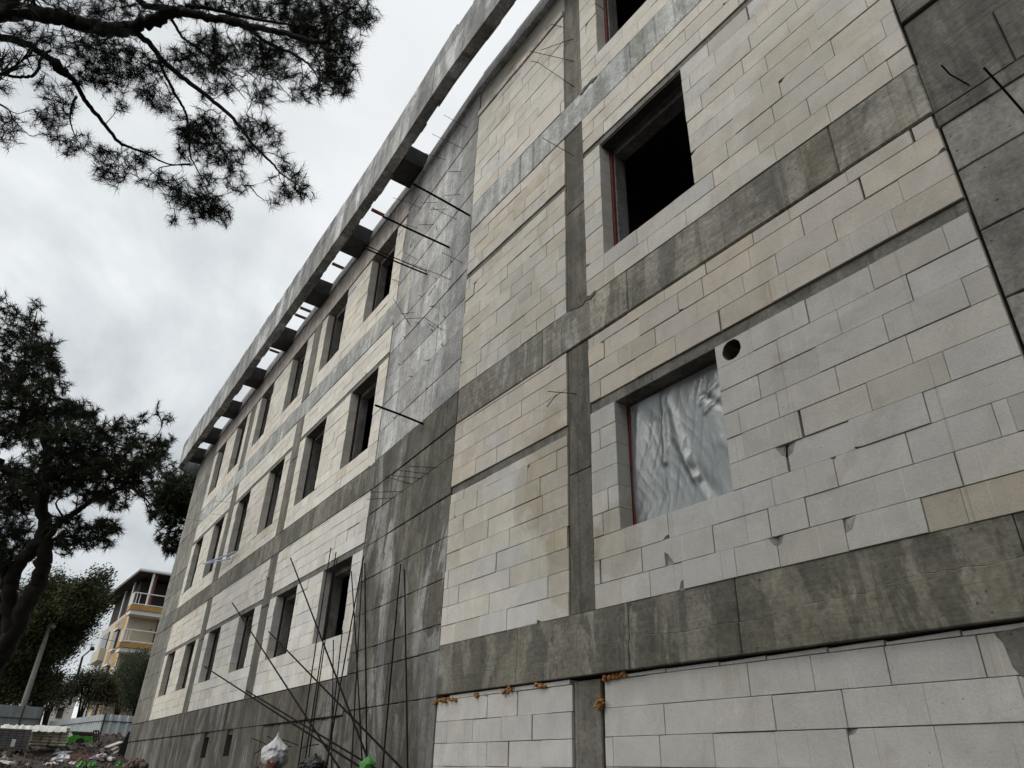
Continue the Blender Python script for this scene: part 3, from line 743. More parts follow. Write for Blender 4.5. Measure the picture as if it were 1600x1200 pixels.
for j in range(len(ys)-1):
    for i in range(nx-1): mb.f.append((j*nx+i, j*nx+i+1, (j+1)*nx+i+1, (j+1)*nx+i)); mb.c.append((1, 1, 1))
m, nt, b = newmat('wet_mud'); n = N(nt)
c = n.mix(n.ramp(n.noise(1.3, None, 8, .7), [(.35, 0), (.65, 1)]), (.010, .0065, .004), (.032, .021, .013))
c = n.mix(n.ramp(n.noise(7, None, 6, .7), [(.5, 0), (.75, .5)]), c, (.055, .038, .026))
nt.links.new(c, b.inputs['Base Color']); b.inputs['Roughness'].default_value = .8
n.bump(b, n.noise(9, None, 6, .7), .06, 1.0)
tag(mb.build('ground', m, origin=Vector((0, 0, 0)), smooth=True), kind='structure')
def gz(x, y): return ground(x, y)+EYE

# ------------------------------------------------------------------ loose reinforcing bars standing against the wall
def bar(top, bot, ot, ob, label, r=.012, extra=.5, bend=0.0):
    x, z = on_wall(*top, ot); a = W(x, z, ot); x, z = on_wall(*bot, ob); c = W(x, z, ob)
    d = (c-a).normalized(); c = c + d*extra
    n = 8; P = []
    sg = (c-a).cross(Vector((0, -1, 0))).normalized()
    for i in range(n+1):
        t = i/n; P.append(a.lerp(c, t) + sg*bend*math.sin(math.pi*t))
    mb = MB(); mb.tube(P, r, 6)
    tag(mb.build('rebar', REBAR), label, 'steel bar', 'loose reinforcing bars leaning at the shear wall')
bar((517, 856), (466, 1200), .05, .75, 'upright rusty bar with the highest tip, before the lowest window beside the shear wall', bend=.03)
bar((525, 863), (475, 1200), .06, .8, 'upright rusty bar just right of the highest tipped one, crossing the same window', bend=-.02)
bar((527, 872), (480, 1200), .07, .85, 'upright rusty bar third from the left of the cluster in front of the window', r=.0105, bend=.02)
bar((535, 985), (511, 1200), .10, .7, 'short upright bar ending below the sill of the window beside the shear wall')
bar((521, 1000), (518, 1200), .12, .6, 'shortest nearly vertical bar below the window beside the shear wall', r=.0105)
bar((568, 870), (510, 1200), .05, .7, 'long bar slanting from the shear wall edge down left across the block corner', bend=.03)
bar((549, 893), (566, 1200), .05, .7, 'bar slanting down right from the right jamb of the lowest window by the shear wall', bend=-.02)
bar((570, 880), (573, 1185), .06, .6, 'plumb upright bar along the left edge of the shear wall, with a wire tie', r=.0135)
bar((567, 872), (549, 1200), .06, .6, 'thin bar beside the plumb one, leaning slightly left at its foot', r=.0105)
bar((626, 882), (598, 1200), .05, .6, 'left of the two tall bars standing before the middle of the shear wall')
bar((632, 890), (637, 1200), .05, .6, 'right of the two tall bars standing before the middle of the shear wall')
bar((454, 872), (577, 1192), .55, .9, 'steep diagonal bar whose tip reaches above the lintel left of the cluster', r=.0135)
bar((363, 942), (530, 1200), .6, .9, 'long diagonal bar crossing the third lowest window from the shear wall', r=.0135)
bar((420, 987), (627, 1200), .5, .8, 'diagonal bar starting at the second lowest window and running furthest right', r=.0135)
bar((320, 1042), (562, 1198), .7, .9, 'lowest shallow diagonal bar, starting furthest left of all the bars', r=.015)
bar((385, 1079), (569, 1190), .72, .9, 'shallow diagonal bar lying just above the lowest one', r=.0135)
for k, (a, c, lb) in enumerate((((394, 1154), (421, 1166), 'stub of bar poking up left of the white plastic bag'), ((417, 1150), (443, 1166), 'stub of bar poking up behind the white plastic bag'), ((436, 1155), (467, 1165), 'stub of bar poking up right of the white plastic bag'),
        ((397, 1178), (419, 1167), 'bent thin bar rising to the white plastic bag from its left'), ((419, 1174), (455, 1166), 'thin bar crossing in front of the white plastic bag'), ((469, 1170), (498, 1163), 'thin bar lying level right of the white plastic bag'))):
    x, z = on_wall(*a, .35); p = W(x, z, .35); x, z = on_wall(*c, .15); q = W(x, z, .15)
    mb = MB(); mb.tube([p, p.lerp(q, .5)+Vector((0, 0, .015)), q], .008, 5); tag(mb.build('bar_stub', REBAR), lb, 'steel bar', 'short bent bars at the foot of the wall')

# bags at the foot of the wall
def bag(name, centre, sx, sz, mat, label, cat, seed, tip=.5, marks=None):
    r = random.Random(seed); mb = MB(); nu, nv = 22, 14; P = []
    for j in range(nv+1):
        v = j/nv; row = []
        prof = (math.sin(math.pi*.5*min(v/.3, 1)))**.7*.98 if v < .62 else max(.06, 1-((v-.62)/.30)**.8)*.98+.03
        for i in range(nu):
            a = 2*math.pi*i/nu
            k = prof*(1+.30*nz3(math.cos(a)*1.6+seed, math.sin(a)*1.6, v*3)+.22*abs(nz3(math.cos(a)*4, math.sin(a)*4+seed, v*6)))
            row.append(Vector((centre.x+sx*k*math.cos(a)+tip*sx*.3*v, centre.y+sx*.8*k*math.sin(a), centre.z+sz*v*(1+.12*nz3(a, seed, 2)))))
        P.append(row)
    for j in range(nv):
        for i in range(nu): mb.face([P[j][i], P[j][(i+1) % nu], P[j+1][(i+1) % nu], P[j+1][i]])
    t = thing(name, centre, label, cat)
    o = mb.build('bag_skin', mat, t)
    if marks: marks(t, P)
    return t
def plastic(name, c, rough=.35, bump=.02):
    m, nt, b = newmat(name); n = N(nt); b.inputs['Base Color'].default_value = (*c, 1); b.inputs['Roughness'].default_value = rough
    n.bump(b, n.noise(18, None, 4, .6, 1.5), bump, .8); return m
PWHITE = plastic('white_plastic', (.50, .51, .52)); PBLACK = plastic('black_plastic', (.012, .012, .014)); PGREEN = plastic('green_plastic', (.05, .25, .03))
PRED = simple('red_print', (.40, .03, .03), .5)
def red_marks(t, P):
    d = Vector((-CAM.x+t.location.x, -CAM.y+t.location.y, 0)).normalized(); side = Vector((-d.y, d.x, 0))
    for k, (dx, w, mt) in enumerate(((-.075, .05, PRED), (-.01, .045, PRED), (.06, .04, PBLACK))):
        mb = MB(); c = t.location - d*.22 + side*(-dx) + Vector((0, 0, .12))
        mb.hexa([c+side*(w/2)+Vector((0,0,-.07)), c-side*(w/2)+Vector((0,0,-.07)), c-side*(w/2)+d*.1+Vector((0,0,-.07)), c+side*(w/2)+d*.1+Vector((0,0,-.07)),
                 c+side*(w/2)+Vector((0,0,.07)), c-side*(w/2)+Vector((0,0,.07)), c-side*(w/2)+d*.1+Vector((0,0,.07)), c+side*(w/2)+d*.1+Vector((0,0,.07))])
        mb.build('printed_stripe', mt, t)
p = px_y(425, 1206, 4.35); bag('carrier_bag', p, .23, .56, PWHITE, 'white plastic carrier bag with red print at the foot of the wall', 'bag', 3, .1, red_marks)
p = px_y(487, 1212, 4.0); bag('rubbish_bag', p, .20, .26, PBLACK, 'torn black plastic rubbish bag under the leaning bars', 'bag', 5)
p = px_y(496, 1208, 4.0); mb = MB()
for k in range(7):
    a = px_y(476+k*5, 1204, 4.0); hgt = rnd.uniform(.08, .24); mb.face([a, a+Vector((.07, .02, 0)), a+Vector((.05+rnd.uniform(-.03, .03), .03, hgt))]); mb.face([a+Vector((0, .05, 0)), a+Vector((.03, -.04, .0)), a+Vector((.05, 0, hgt*.8))])
tag(mb.build('torn_plastic', PBLACK), 'ragged black plastic strips sticking up beside the rubbish bag', 'plastic sheet')
p = px_y(572, 1214, 4.1); bag('green_bag', p, .10, .24, PGREEN, 'bright green plastic bag beneath the crossing bars', 'bag', 9)

# blue pipes poking out of a second floor window
PBLUE = simple('pale_blue_pipe', (.30, .38, .55), .4, 0, .2)
x, z = on_wall(322, 882, .15); a = W(x, z, .25); x, z = on_wall(371, 862, .05); c = W(x, z, .08)
t = thing('pipe_bundle', a, 'pale blue pipes lying across the sill of a second floor window', 'pipes')
mb = MB(); mb.tube([a, c], .025, 8); mb.build('pipe', PBLUE, t)
mb = MB(); mb.tube([a+Vector((.6, -.05, -.12)), c+Vector((-.6, 0, -.10))], .022, 8); mb.build('pipe', PBLUE, t)

# ------------------------------------------------------------------ hoardings
STEEL = simple('galvanised_sheet', (.50, .54, .55), .5, 0, .16, 1.2); STEELD = simple('weathered_sheet', (.22, .235, .235), .5, .3, .2, 1.5); POST = simple('dark_steel_post', (.035, .025, .022), .6)
def hoarding(a, b, z0, z1, mat, label, pitch, posts, rail=.32, depth=.035):
    a = Vector((a[0], a[1], 0)); b = Vector((b[0], b[1], 0)); d = (b-a); L = d.length; d.normalize(); nrm = Vector((d.y, -d.x, 0))
    if nrm.x < 0: nrm = -nrm
    t = thing('hoarding', (a+b)/2+Vector((0, 0, z0)), label, 'fence')
    mb = MB(); s = 0; prof = [(0, 0), (.62, 0), (.70, 1), (.92, 1), (1.0, 0)]; pts = []
    while s < L:
        for u, h in prof[:-1]:
            if s+u*pitch <= L: pts.append((s+u*pitch, h*depth))
        s += pitch
    pts.append((L, 0))
    for (s0, h0), (s1, h1) in zip(pts, pts[1:]):
        p = a+d*s0+nrm*h0; q = a+d*s1+nrm*h1
        mb.face([p+Vector((0,0,z0)), q+Vector((0,0,z0)), q+Vector((0,0,z1)), p+Vector((0,0,z1))])
        mb.face([q-nrm*.004+Vector((0,0,z0)), p-nrm*.004+Vector((0,0,z0)), p-nrm*.004+Vector((0,0,z1)), q-nrm*.004+Vector((0,0,z1))])
    mb.build('sheet_panel', mat, t)
    mb = MB(); p = a+nrm*.05+Vector((0,0,z1-rail)); q = b+nrm*.05+Vector((0,0,z1-rail)); mb.tube([p, q], .03, 4); mb.build('rail', POST, t)
    mb = MB(); p = a+nrm*.012+Vector((0,0,z1-rail+.04)); q = b+nrm*.012+Vector((0,0,z1-.0))
    for s in posts:
        mb = MB(); p = a+d*L*s+nrm*.10; mb.tube([p+Vector((0,0,z0-.3)), p+Vector((0,0,z1+.04))], .05, 4); mb.build('post', POST, t)
FXH = -46.0
f1 = px_x(214, 1138, FXH); f2 = px_x(158, 1140, FXH); f3 = px_x(74, 1140, -58)
ztop = px_x(158, 1115.5, FXH).z
hoarding((f2.x, f2.y), (f1.x, f1.y+1.2), ztop-2.3, ztop, STEEL, 'grey corrugated metal hoarding between its dark post and the far building corner', .42, (0.0,), .32, .07)
hoarding((f3.x, f3.y), (f2.x, f2.y), ztop-2.3, ztop, STEEL, 'grey corrugated metal hoarding receding left behind the stacked sacks', .42, (), .32, .07)
g1 = px_x(-40, 1120, -52); g2 = px_x(66, 1120, -52); zt = px_x(20, 1102, -52).z
hoarding((g1.x, g1.y), (g2.x, g2.y), zt-2.2, zt, STEELD, 'darker flat metal hoarding behind the block pallet at the left edge', .6, (.68, .985), .62, .012)

# ------------------------------------------------------------------ sacks and block pallet
SACK = plastic('sack_paper', (.60, .56, .44), .7, .02); COVER = plastic('white_cover', (.66, .66, .62), .4, .03)
SX = -37.0
def sack_mesh():
    mb = MB(); L, Wd, H = .62, .40, .15; nx, ny = 10, 6
    def pt(u, v, s):
        e = (max(0, 1-abs(2*u-1)**4)*max(0, 1-abs(2*v-1)**4))**.5
        return Vector(((v-.5)*Wd, (u-.5)*L, H/2+s*H/2*e))
    for s in (-1, 1):
        for i in range(nx):
            for j in range(ny):
                q = [pt(i/nx, j/ny, s), pt((i+1)/nx, j/ny, s), pt((i+1)/nx, (j+1)/ny, s), pt(i/nx, (j+1)/ny, s)]
                mb.face(q if s < 0 else q[::-1])
    return mb
pa = px_x(46, 1165, SX); pb = px_x(104, 1164, SX)
base_z = px_x(75, 1166.5, SX).z
sm = None; k = 0
nb = 4; W_ = (pb.y-pa.y)
top_z = px_x(75, 1134, SX).z; nl = 7; lh = (top_z-base_z)/nl
for l in range(nl):
    for i in range(nb):
        for row in range(2):
            if sm is None:
                sm = sack_mesh().build('cement_sack', SACK, origin=Vector((0, 0, 0)), smooth=True); o = sm
                o.data.transform(Matrix.Diagonal((1, W_/nb/.62*1.04, lh/.15*1.12, 1)))
            else: o = sm.copy(); col.objects.link(o)
            o.location = (SX-.2-row*.42+rnd.uniform(-.04, .04), pa.y+(i+.5)*W_/nb+rnd.uniform(-.03, .03), base_z+l*lh)
            o.rotation_euler = (0, 0, rnd.uniform(-.05, .05))
            tag(o, 'off white sack stacked in layers left of the green cart', 'sack', 'sacks stacked on the mud')
pal_t = px_x(16, 1136, SX+1.2); 
mb = MB(); c0 = px_x(2, 1133, SX+.2); c1 = px_x(106, 1135.5, SX+.2); n = 40
V = []
for j in range(9):
    for i in range(n+1):
        y = c0.y+(c1.y-c0.y)*i/n; 
        V.append(Vector((SX+.25-1.2*j/8, y, c0.z+(c1.z-c0.z)*i/n+.07*nz3(i*.5, j*.6, 2)+.05*nz3(i*1.4, j, 5)-(.20+.06*nz3(i*.9, 0, 7) if j == 0 else 0))))
mb.v = [tuple(v) for v in V]
for j in range(8):
    for i in range(n): a = j*(n+1)+i; mb.f.append((a, a+1, a+n+2, a+n+1)); mb.c.append((1,1,1))
tag(mb.build('plastic_cover', COVER, smooth=True), 'crumpled white plastic cover spread over the sack stack', 'plastic sheet')
BLOCKG = simple('grey_wrapped_blocks', (.10, .10, .10), .55, 0, .3, 3); WOODP = simple('pallet_wood', (.12, .10, .075), .8)
q0 = px_x(-25, 1160, SX+1.0); q1 = px_x(45, 1160, SX+1.0); zb = px_x(20, 1169, SX+1.0).z; zt_ = px_x(20, 1138, SX+1.0).z
t = thing('block_pallet', Vector((SX+.5, (q0.y+q1.y)/2, zb-.12)), 'pallet of dark grey wrapped blocks in front of the sack stack', 'pallet')
mb = MB(); nr, nc = 8, 6
for r_ in range(nr):
    for c_ in range(nc):
        y0 = q0.y+(q1.y-q0.y)*c_/nc; y1 = q0.y+(q1.y-q0.y)*(c_+1)/nc-.012; z0_ = zb+(zt_-zb)*r_/nr
        j = rnd.uniform(-.008, .008); mb.box((SX+.05, y0, z0_), (SX+1.0+j, y1, z0_+(zt_-zb)/nr-.012))
mb.build('stacked_blocks', BLOCKG, t)
mb = MB()
for k in range(3): mb.box((SX+.05, q0.y+.02+k*(q1.y-q0.y-.14)/2, zb-.12), (SX+1.0, q0.y+.12+k*(q1.y-q0.y-.14)/2, zb-.03))
mb.box((SX+.03, q0.y, zb-.03), (SX+1.02, q1.y, zb-.004)); mb.build('pallet_base', WOODP, t)
l0 = px_x(17, 1162, SX+1.0); mb = MB(); mb.box((SX+1.012, l0.y-.0, l0.z-.1), (SX+1.016, l0.y+.13, l0.z+.16)); mb.build('paper_label', COVER, t)

# ------------------------------------------------------------------ green cart on the mud heap
GX = -39.5
GREEN = simple('bright_green_paint', (.06, .30, .03), .4, 0, .2, 8)
def gp(x, y, dx=0): p = px_x(x, y, GX+dx); return p
t = thing('site_cart', gp(130, 1163), 'bright green site cart with a dark rack on top, on the mud before the hoarding', 'cart')
mb = MB(); out = [(105, 1160), (107, 1153), (113, 1149), (122, 1148), (128, 1151), (136, 1150), (148, 1152), (150, 1157), (140, 1159), (132, 1157), (122, 1158), (117, 1162), (108, 1162)]
f = [gp(x, y) for x, y in out]; bk_ = [p+Vector((-.8, .0, 0)) for p in f]
mb.face(f[::-1]); mb.face(bk_)
for i in range(len(f)): j = (i+1) % len(f); mb.face([f[i], f[j], bk_[j], bk_[i]])
mb.build('body_shell', GREEN, t)
mb = MB()
for dx in (-.05, -.7):
    mb.tube([gp(114, 1147, dx), gp(147, 1148, dx)], .05, 6)
    for x in (116, 124, 132, 140, 146): mb.tube([gp(x, 1144, dx), gp(x+1, 1151, dx)], .045, 6)
    mb.tube([gp(113, 1144.5, dx), gp(146, 1146, dx)], .06, 6)
for x, y in ((113, 1144.5), (146, 1146), (130, 1145.2)): mb.tube([gp(x, y, -.05), gp(x, y, -.7)], .05, 6)
mb.build('rack', POST, t)
mb = MB()
for x in (146, 150, 154): mb.tube([gp(x, 1142), gp(x+.5, 1158)], .035, 6)
mb.tube([gp(146, 1142), gp(154, 1142)], .035, 6); mb.tube([gp(146, 1150), gp(155, 1150)], .035, 6); mb.build('cage', POST, t)
mb = MB(); f = [gp(x, y, .05) for x, y in ((117, 1161), (120, 1155), (127, 1153), (132, 1156), (131, 1161))]; bk_ = [p+Vector((-.3, 0, 0)) for p in f]
mb.face(f[::-1]); mb.face(bk_)
for i in range(len(f)): j = (i+1) % len(f); mb.face([f[i], f[j], bk_[j], bk_[i]])
mb.build('dark_gap', PBLACK, t)  # black block put in as the dark gap under the body

# black membrane leaning on the far corner
mb = MB(); a0 = px_x(201, 1143, -35.4); prof = [(201, 1143), (206, 1144), (201, 1165), (195, 1196), (176, 1202), (183, 1178), (192, 1160)]
f = [px_x(x, y, -35.2) for x, y in prof]; bk_ = [p+Vector((-.35, .08, 0)) for p in f]
mb.face(f[::-1]); mb.face(bk_)
for i in range(len(f)): j = (i+1) % len(f); mb.face([f[i], f[j], bk_[j], bk_[i]])
tag(mb.build('membrane_roll', PBLACK), 'folded black membrane propped against the far lower corner of the building', 'membrane')

# ------------------------------------------------------------------ rubbish on the mud
WOOD = simple('grey_plank', (.22, .20, .18), .8); PIPE = simple('brown_pipe', (.10, .035, .03), .5); PALE = plastic('pale_scrap', (.55, .52, .48), .5)
STONE = simple('pale_stone', (.34, .33, .31), .85, 0, .3)
def on_mud(x, y, up_=0.0):
    d = ray(x, y); d = d/math.hypot(d.x, d.y); r = 14.0
    while r < 60:
        p = CAM+d*r
        if p.z <= gz(p.x, p.y): break
        r += .1
    return Vector((p.x, p.y, gz(p.x, p.y)+up_))
def stick(a, b, w, h, mat, name, label, cat, group=None):
    p, q = on_mud(*a, .06), on_mud(*b, .06); d = (q-p).normalized(); s = d.cross(Vector((0, 0, 1))).normalized()*w/2; u = Vector((0, 0, h))
    mb = MB(); mb.hexa([p-s, q-s, q+s, p+s, p-s+u, q-s+u, q+s+u, p+s+u]); tag(mb.build(name, mat), label, cat, group)
stick((95, 1184), (162, 1192), .10, .10, PIPE, 'steel_pipe', 'long reddish brown pipe lying on the mud in front of the black membrane', 'pipe')
stick((152, 1190), (182, 1171), .14, .05, WOOD, 'plank', 'grey plank pointing up to the black membrane, upper one of two', 'plank')
stick((158, 1192), (184, 1177), .14, .05, WOOD, 'plank', 'grey plank lying below the other one beside the black membrane', 'plank')
stick((90, 1183), (104, 1178), .5, .04, simple('blue_grey_board', (.16, .18, .22), .6), 'board', 'small blue grey board on the mud left of the brown pipe', 'board')
stick((165, 1172), (188, 1163), .2, .05, PALE, 'board', 'pale splintered board against the top of the black membrane', 'board')
stick((0, 1195), (18, 1199), .2, .06, PALE, 'board', 'pale board end at the bottom left corner', 'board')
def scrap(x, y, w, h, mat, name, label, cat, seed):
    c = on_mud(x, y, .0); mb = MB(); n = 14; ctr = []
    for j in range(5):
        for i in range(n):
            a = 2*math.pi*i/n; k = math.cos(j*math.pi/9)*(1+.9*nz3(math.cos(a)*2.6+seed, math.sin(a)*2.6, j*1.1))*.75
            ctr.append((c.x+w*.45*k*math.cos(a), c.y+w*.5*k*math.sin(a), c.z+h*math.sin(j*math.pi/9)*(1+1.1*nz3(math.cos(a)*3, seed+math.sin(a)*3, j))-.02))
    mb.v = ctr
    for j in range(4):
        for i in range(n): mb.f.append((j*n+i, j*n+(i+1) % n, (j+1)*n+(i+1) % n, (j+1)*n+i)); mb.c.append((1,1,1))
    mb.f.append(tuple(4*n+i for i in range(n))); mb.c.append((1,1,1))
    tag(mb.build(name, mat), label, cat)
scrap(96, 1189, .75, .22, PWHITE, 'plastic_scrap', 'largest crumpled white plastic scrap, on the mud near the brown pipe', 'rubbish', 1)
scrap(80, 1196, .6, .10, PALE, 'plastic_scrap', 'flat pinkish white sheet on the mud left of the largest scrap', 'rubbish', 2)
scrap(115, 1195, .5, .10, PALE, 'plastic_scrap', 'pale sheet on the mud between the white scrap and the green bags', 'rubbish', 3)
scrap(127, 1198, .5, .14, PGREEN, 'green_sack', 'bright green crumpled sack at the bottom edge, left of the pipe end', 'bag', 4)
scrap(143, 1198, .45, .12, PGREEN, 'green_sack', 'bright green crumpled sack below the end of the brown pipe', 'bag', 5)
scrap(184, 1197, .35, .14, PGREEN, 'green_sack', 'small bright green sack beside the black membrane', 'bag', 6)
scrap(160, 1183, .5, .10, PWHITE, 'plastic_scrap', 'white scrap on the mud between the planks and the pipe', 'rubbish', 7)
scrap(148, 1185, .4, .09, simple('bluish_scrap', (.25, .28, .34), .5), 'plastic_scrap', 'bluish scrap on the mud left of the planks', 'rubbish', 8)
scrap(172, 1189, .5, .12, PWHITE, 'plastic_scrap', 'white torn scrap tucked under the planks', 'rubbish', 9)
for k, (x, y, w, lb) in enumerate(((90, 1174, .22, 'pale stone on the mud below the right end of the sacks'), (139, 1167, .3, 'pale stone on the mud just below the green cart'), (160, 1174, .25, 'pale stone on the mud heap left of the black membrane'), (37, 1179, .2, 'pale stone on the mud below the block pallet'), (5, 1190, .35, 'pale stone near the bottom left corner'), (42, 1198, .2, 'white stone on the bottom edge of the mud'))):
    scrap(x, y, w, w*.5, STONE, 'stone', lb, 'stone', 20+k)
scrap(86, 1167, .95, .35, simple('dark_soil_clod', (.018, .014, .012), .9), 'soil_clod', 'black clod of soil at the right foot of the sack stack', 'soil', 40)
# loose clods and grit over the mud: far too many to count
mb = MB(); rr_ = random.Random(77)
for k in range(5200):
    x = rr_.uniform(-47, -12); y = rr_.uniform(-2, 7.2)
    if y > yat(x)-.15 and x > -34.7: continue
    s_ = .02+.09*rr_.random()**3; z = gz(x, y); n = 5
    tn = rr_.choice((.35, .6, .8, 1, 1, 1.3, 2.2, 4.0 if rr_.random() < .35 else 1.2)); a0 = rr_.uniform(0, 6)
    ring_ = [Vector((x+s_*1.3*math.cos(a0+i*1.257)*rr_.uniform(.6, 1.2), y+s_*1.3*math.sin(a0+i*1.257)*rr_.uniform(.6, 1.2), z-.01)) for i in range(n)]
    top_ = [q.lerp(Vector((x, y, z)), .45)+Vector((0, 0, s_*rr_.uniform(.5, 1.3))) for q in ring_]
    for i in range(n): mb.face([ring_[i], ring_[(i+1) % n], top_[(i+1) % n], top_[i]], (tn, tn*.97, tn*.93))
    mb.face(top_, (tn, tn*.97, tn*.93))
mG, ntG, bG = newmat('loose_clods'); nG = N(ntG); TINTED.add('loose_clods')
ntG.links.new(nG.mix(1.0, (.050, .033, .022), nG.attr('tint'), 'MULTIPLY'), bG.inputs['Base Color']); bG.inputs['Roughness'].default_value = .9
tag(mb.build('rubble', mG, origin=Vector((-30, 2, gz(-30, 2)))), 'loose brown clods and grit scattered over the mud', 'rubble', kind='stuff')
# brick rubble at the corner foot
CLOD = simple('brown_clod', (.10, .065, .05), .9, 0, .5, 5)
for k, (x, y) in enumerate(((204, 1192), (212, 1188), (219, 1192), (225, 1196), (208, 1197), (199, 1198))):
    p = px_y(x, y+1, 4.9); mb = MB(); n = 8; s_ = rnd.uniform(.10, .17)
    for j in range(5):
        for i in range(n):
            a = 2*math.pi*i/n; kk = math.sin((j+.5)*math.pi/5)*(1+.35*nz3(math.cos(a)*2+k, math.sin(a)*2, j)); mb.v.append((p.x+s_*1.4*kk*math.cos(a), p.y+s_*kk*math.sin(a), p.z-s_*.8*math.cos((j+.5)*math.pi/5)))
    for j in range(4):
        for i in range(n): mb.f.append((j*n+i, j*n+(i+1) % n, (j+1)*n+(i+1) % n, (j+1)*n+i)); mb.c.append((1,1,1))
    mb.f.append(tuple(4*n+i for i in range(n))); mb.c.append((1,1,1)); mb.f.append(tuple(reversed(range(n)))); mb.c.append((1,1,1))
    tag(mb.build('soil_clod', CLOD), 'brown clod of soil heaped at the far bottom corner of the building wall', 'soil', 'clods at the foot of the far corner')

# ------------------------------------------------------------------ yellow apartment house beyond
YX = -66.0
OCHRE = simple('ochre_render', (.42, .25, .075), .8, 0, .15, 2); CREAMW = simple('cream_render', (.50, .46, .38), .8, 0, .1, 1.5); WHT = simple('white_paint', (.72, .72, .70), .6, 0, .06); DARKR = simple('dark_soffit', (.022, .018, .016), .8); GLASS = simple('dark_glass', (.06, .07, .08), .15); GREYR = simple('grey_render', (.30, .27, .23), .85, 0, .15, 1.5)
BROWN = simple('brown_timber', (.14, .045, .03), .6)
def yp(x, y, dx=0): return px_x(x, y, YX+dx)
cy = yp(193, 1000).y; gy = gz(YX, cy)-.5
zr0 = yp(200, 947).z; zroof = yp(225, 896).z; z_b1 = yp(230, 953).z; st = (yp(225, 950).z-yp(222, 1008).z)
t = thing('apartment_house', Vector((YX-5, cy+6, gy)), 'ochre and cream apartment house with white railed balconies and a dark roof terrace', 'building')
ybk = cy+15
mb = MB(); mb.box((YX-15, cy, gy), (YX, ybk, z_b1)); mb.build('wall', CREAMW, t)
# corner pilasters and ochre bands on the long side
mb = MB(); mb.box((YX-.9, cy-.06, gy), (YX-.02, cy-.001, z_b1)); mb.build('corner_pilaster', CREAMW, t)
mb = MB(); mb.box((YX-2.6, cy-.05, gy), (YX-.92, cy-.002, z_b1-.1)); mb.build('ochre_band', OCHRE, t)
mb = MB(); mb.box((YX-6.6, cy-.05, gy), (YX-4.9, cy-.002, z_b1-.4)); mb.build('ochre_band', OCHRE, t)
mb = MB(); mb.box((YX-4.88, cy-.03, gy), (YX-2.62, cy-.002, z_b1-.3)); mb.build('recessed_band', GREYR, t)  # plain grey render between the ochre bands
for k in range(4):
    zz = z_b1-1.3-st*k
    mb = MB(); mb.box((YX-4.5, cy-.20, zz-1.5), (YX-3.0, cy-.032, zz)); w_ = mb.build('side_window', GLASS, t)
    mb = MB(); mb.box((YX-4.7, cy-.32, zz), (YX-2.8, cy-.03, zz+.14)); mb.build('window_hood', WHT, t)
    mb = MB(); mb.box((YX-4.6, cy-.24, zz-1.62), (YX-2.9, cy-.03, zz-1.5)); mb.build('window_sill', WHT, t)
    mb = MB(); mb.box((YX-13, cy-.5, zz-1.9), (YX-8.4, cy-.01, zz-.9)); mb.build('side_balcony', WHT if k % 2 else CREAMW, t)
    mb = MB(); mb.box((YX-12.5, cy-.1, zz-.9), (YX-9, cy-.005, zz+.6)); mb.build('balcony_glazing', GLASS, t)
for k in range(4):
    zb_ = z_b1-st*k
    y0 = yp(203.5, 950, 1.5).y
    mb = MB(); mb.box((YX-.0+.01, y0, zb_-.34), (YX+1.5, ybk-.6, zb_)); mb.box((YX+.01, y0+.12, zb_-.62), (YX+1.35, ybk-.7, zb_-.345)); 
    s_ = MB(); s_.box((YX+.012, y0-.02, zb_-.36), (YX+1.52, ybk-.55, zb_+.02)); s_.build('balcony_slab', OCHRE, t)
    s_ = MB(); s_.box((YX+.012, y0+.06, zb_-.68), (YX+1.42, ybk-.6, zb_-.362)); s_.build('balcony_soffit', WHT, t)
    r_ = MB()
    xf = YX+1.45
    for zz in (.10, .95): r_.tube([(YX+.05, y0+.05, zb_+zz), (xf, y0+.05, zb_+zz), (xf, ybk-.65, zb_+zz)], .045, 5)
    yy = y0+.05; i = 0
    while yy < ybk-1:
        for d_ in (0, .22, .44): r_.tube([(xf, yy+d_, zb_+.05), (xf, yy+d_, zb_+.98)], .03, 5)
        yy += 2.9; i += 1
    for q in (.3, .5, .7, .9, 1.1): r_.tube([(YX+q, y0+.05, zb_+.05), (YX+q, y0+.05, zb_+.98)], .025, 5)
    r_.build('balcony_railing', WHT, t)
    if k: 
        w_ = MB(); w_.box((YX+.005, cy+2.6, zb_+.2), (YX+.03, cy+5.5, zb_+2.1)); w_.build('balcony_window', simple('pale_glass', (.28, .30, .32), .2), t)
        w_ = MB(); w_.box((YX+.005, cy+2.1, zb_+.05), (YX+.05, cy+2.5, zb_+2.3)); w_.build('window_surround', BROWN, t)
        w_ = MB(); w_.box((YX+.4, cy+1.6, zb_+1.15), (YX+1.3, cy+1.66, zb_+1.2)); w_.build('awning_arm', POST, t)
# covered roof terrace
mb = MB(); zc_ = z_b1; 
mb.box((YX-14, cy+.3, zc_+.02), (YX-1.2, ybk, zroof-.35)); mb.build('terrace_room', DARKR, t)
rp = [Vector((YX+1.3, yp(219, 895, 1.3).y, zroof)), Vector((YX+1.3, ybk, zroof+.1)), Vector((YX-14, ybk, zroof-.2)), Vector((YX-14, cy-1.0, zroof-.25))]
mb = MB(); mb.hexa([p-Vector((0, 0, .14)) for p in rp]+rp); mb.build('terrace_roof', DARKR, t)
mb = MB(); mb.tube([rp[3]+Vector((0, -.06, -.02)), rp[0]+Vector((.06, -.06, -.02)), rp[1]+Vector((.06, 0, -.02))], .13, 5); mb.build('roof_gutter', WHT, t)
for (x_, y_) in ((YX+1.2, cy+.75), (YX-3, cy+.1), (YX-7, cy+.1), (YX+1.2, cy+8)):
    mb = MB(); mb.tube([(x_, y_, zc_), (x_, y_, zroof-.1)], .09, 6); mb.build('terrace_post', WHT, t)
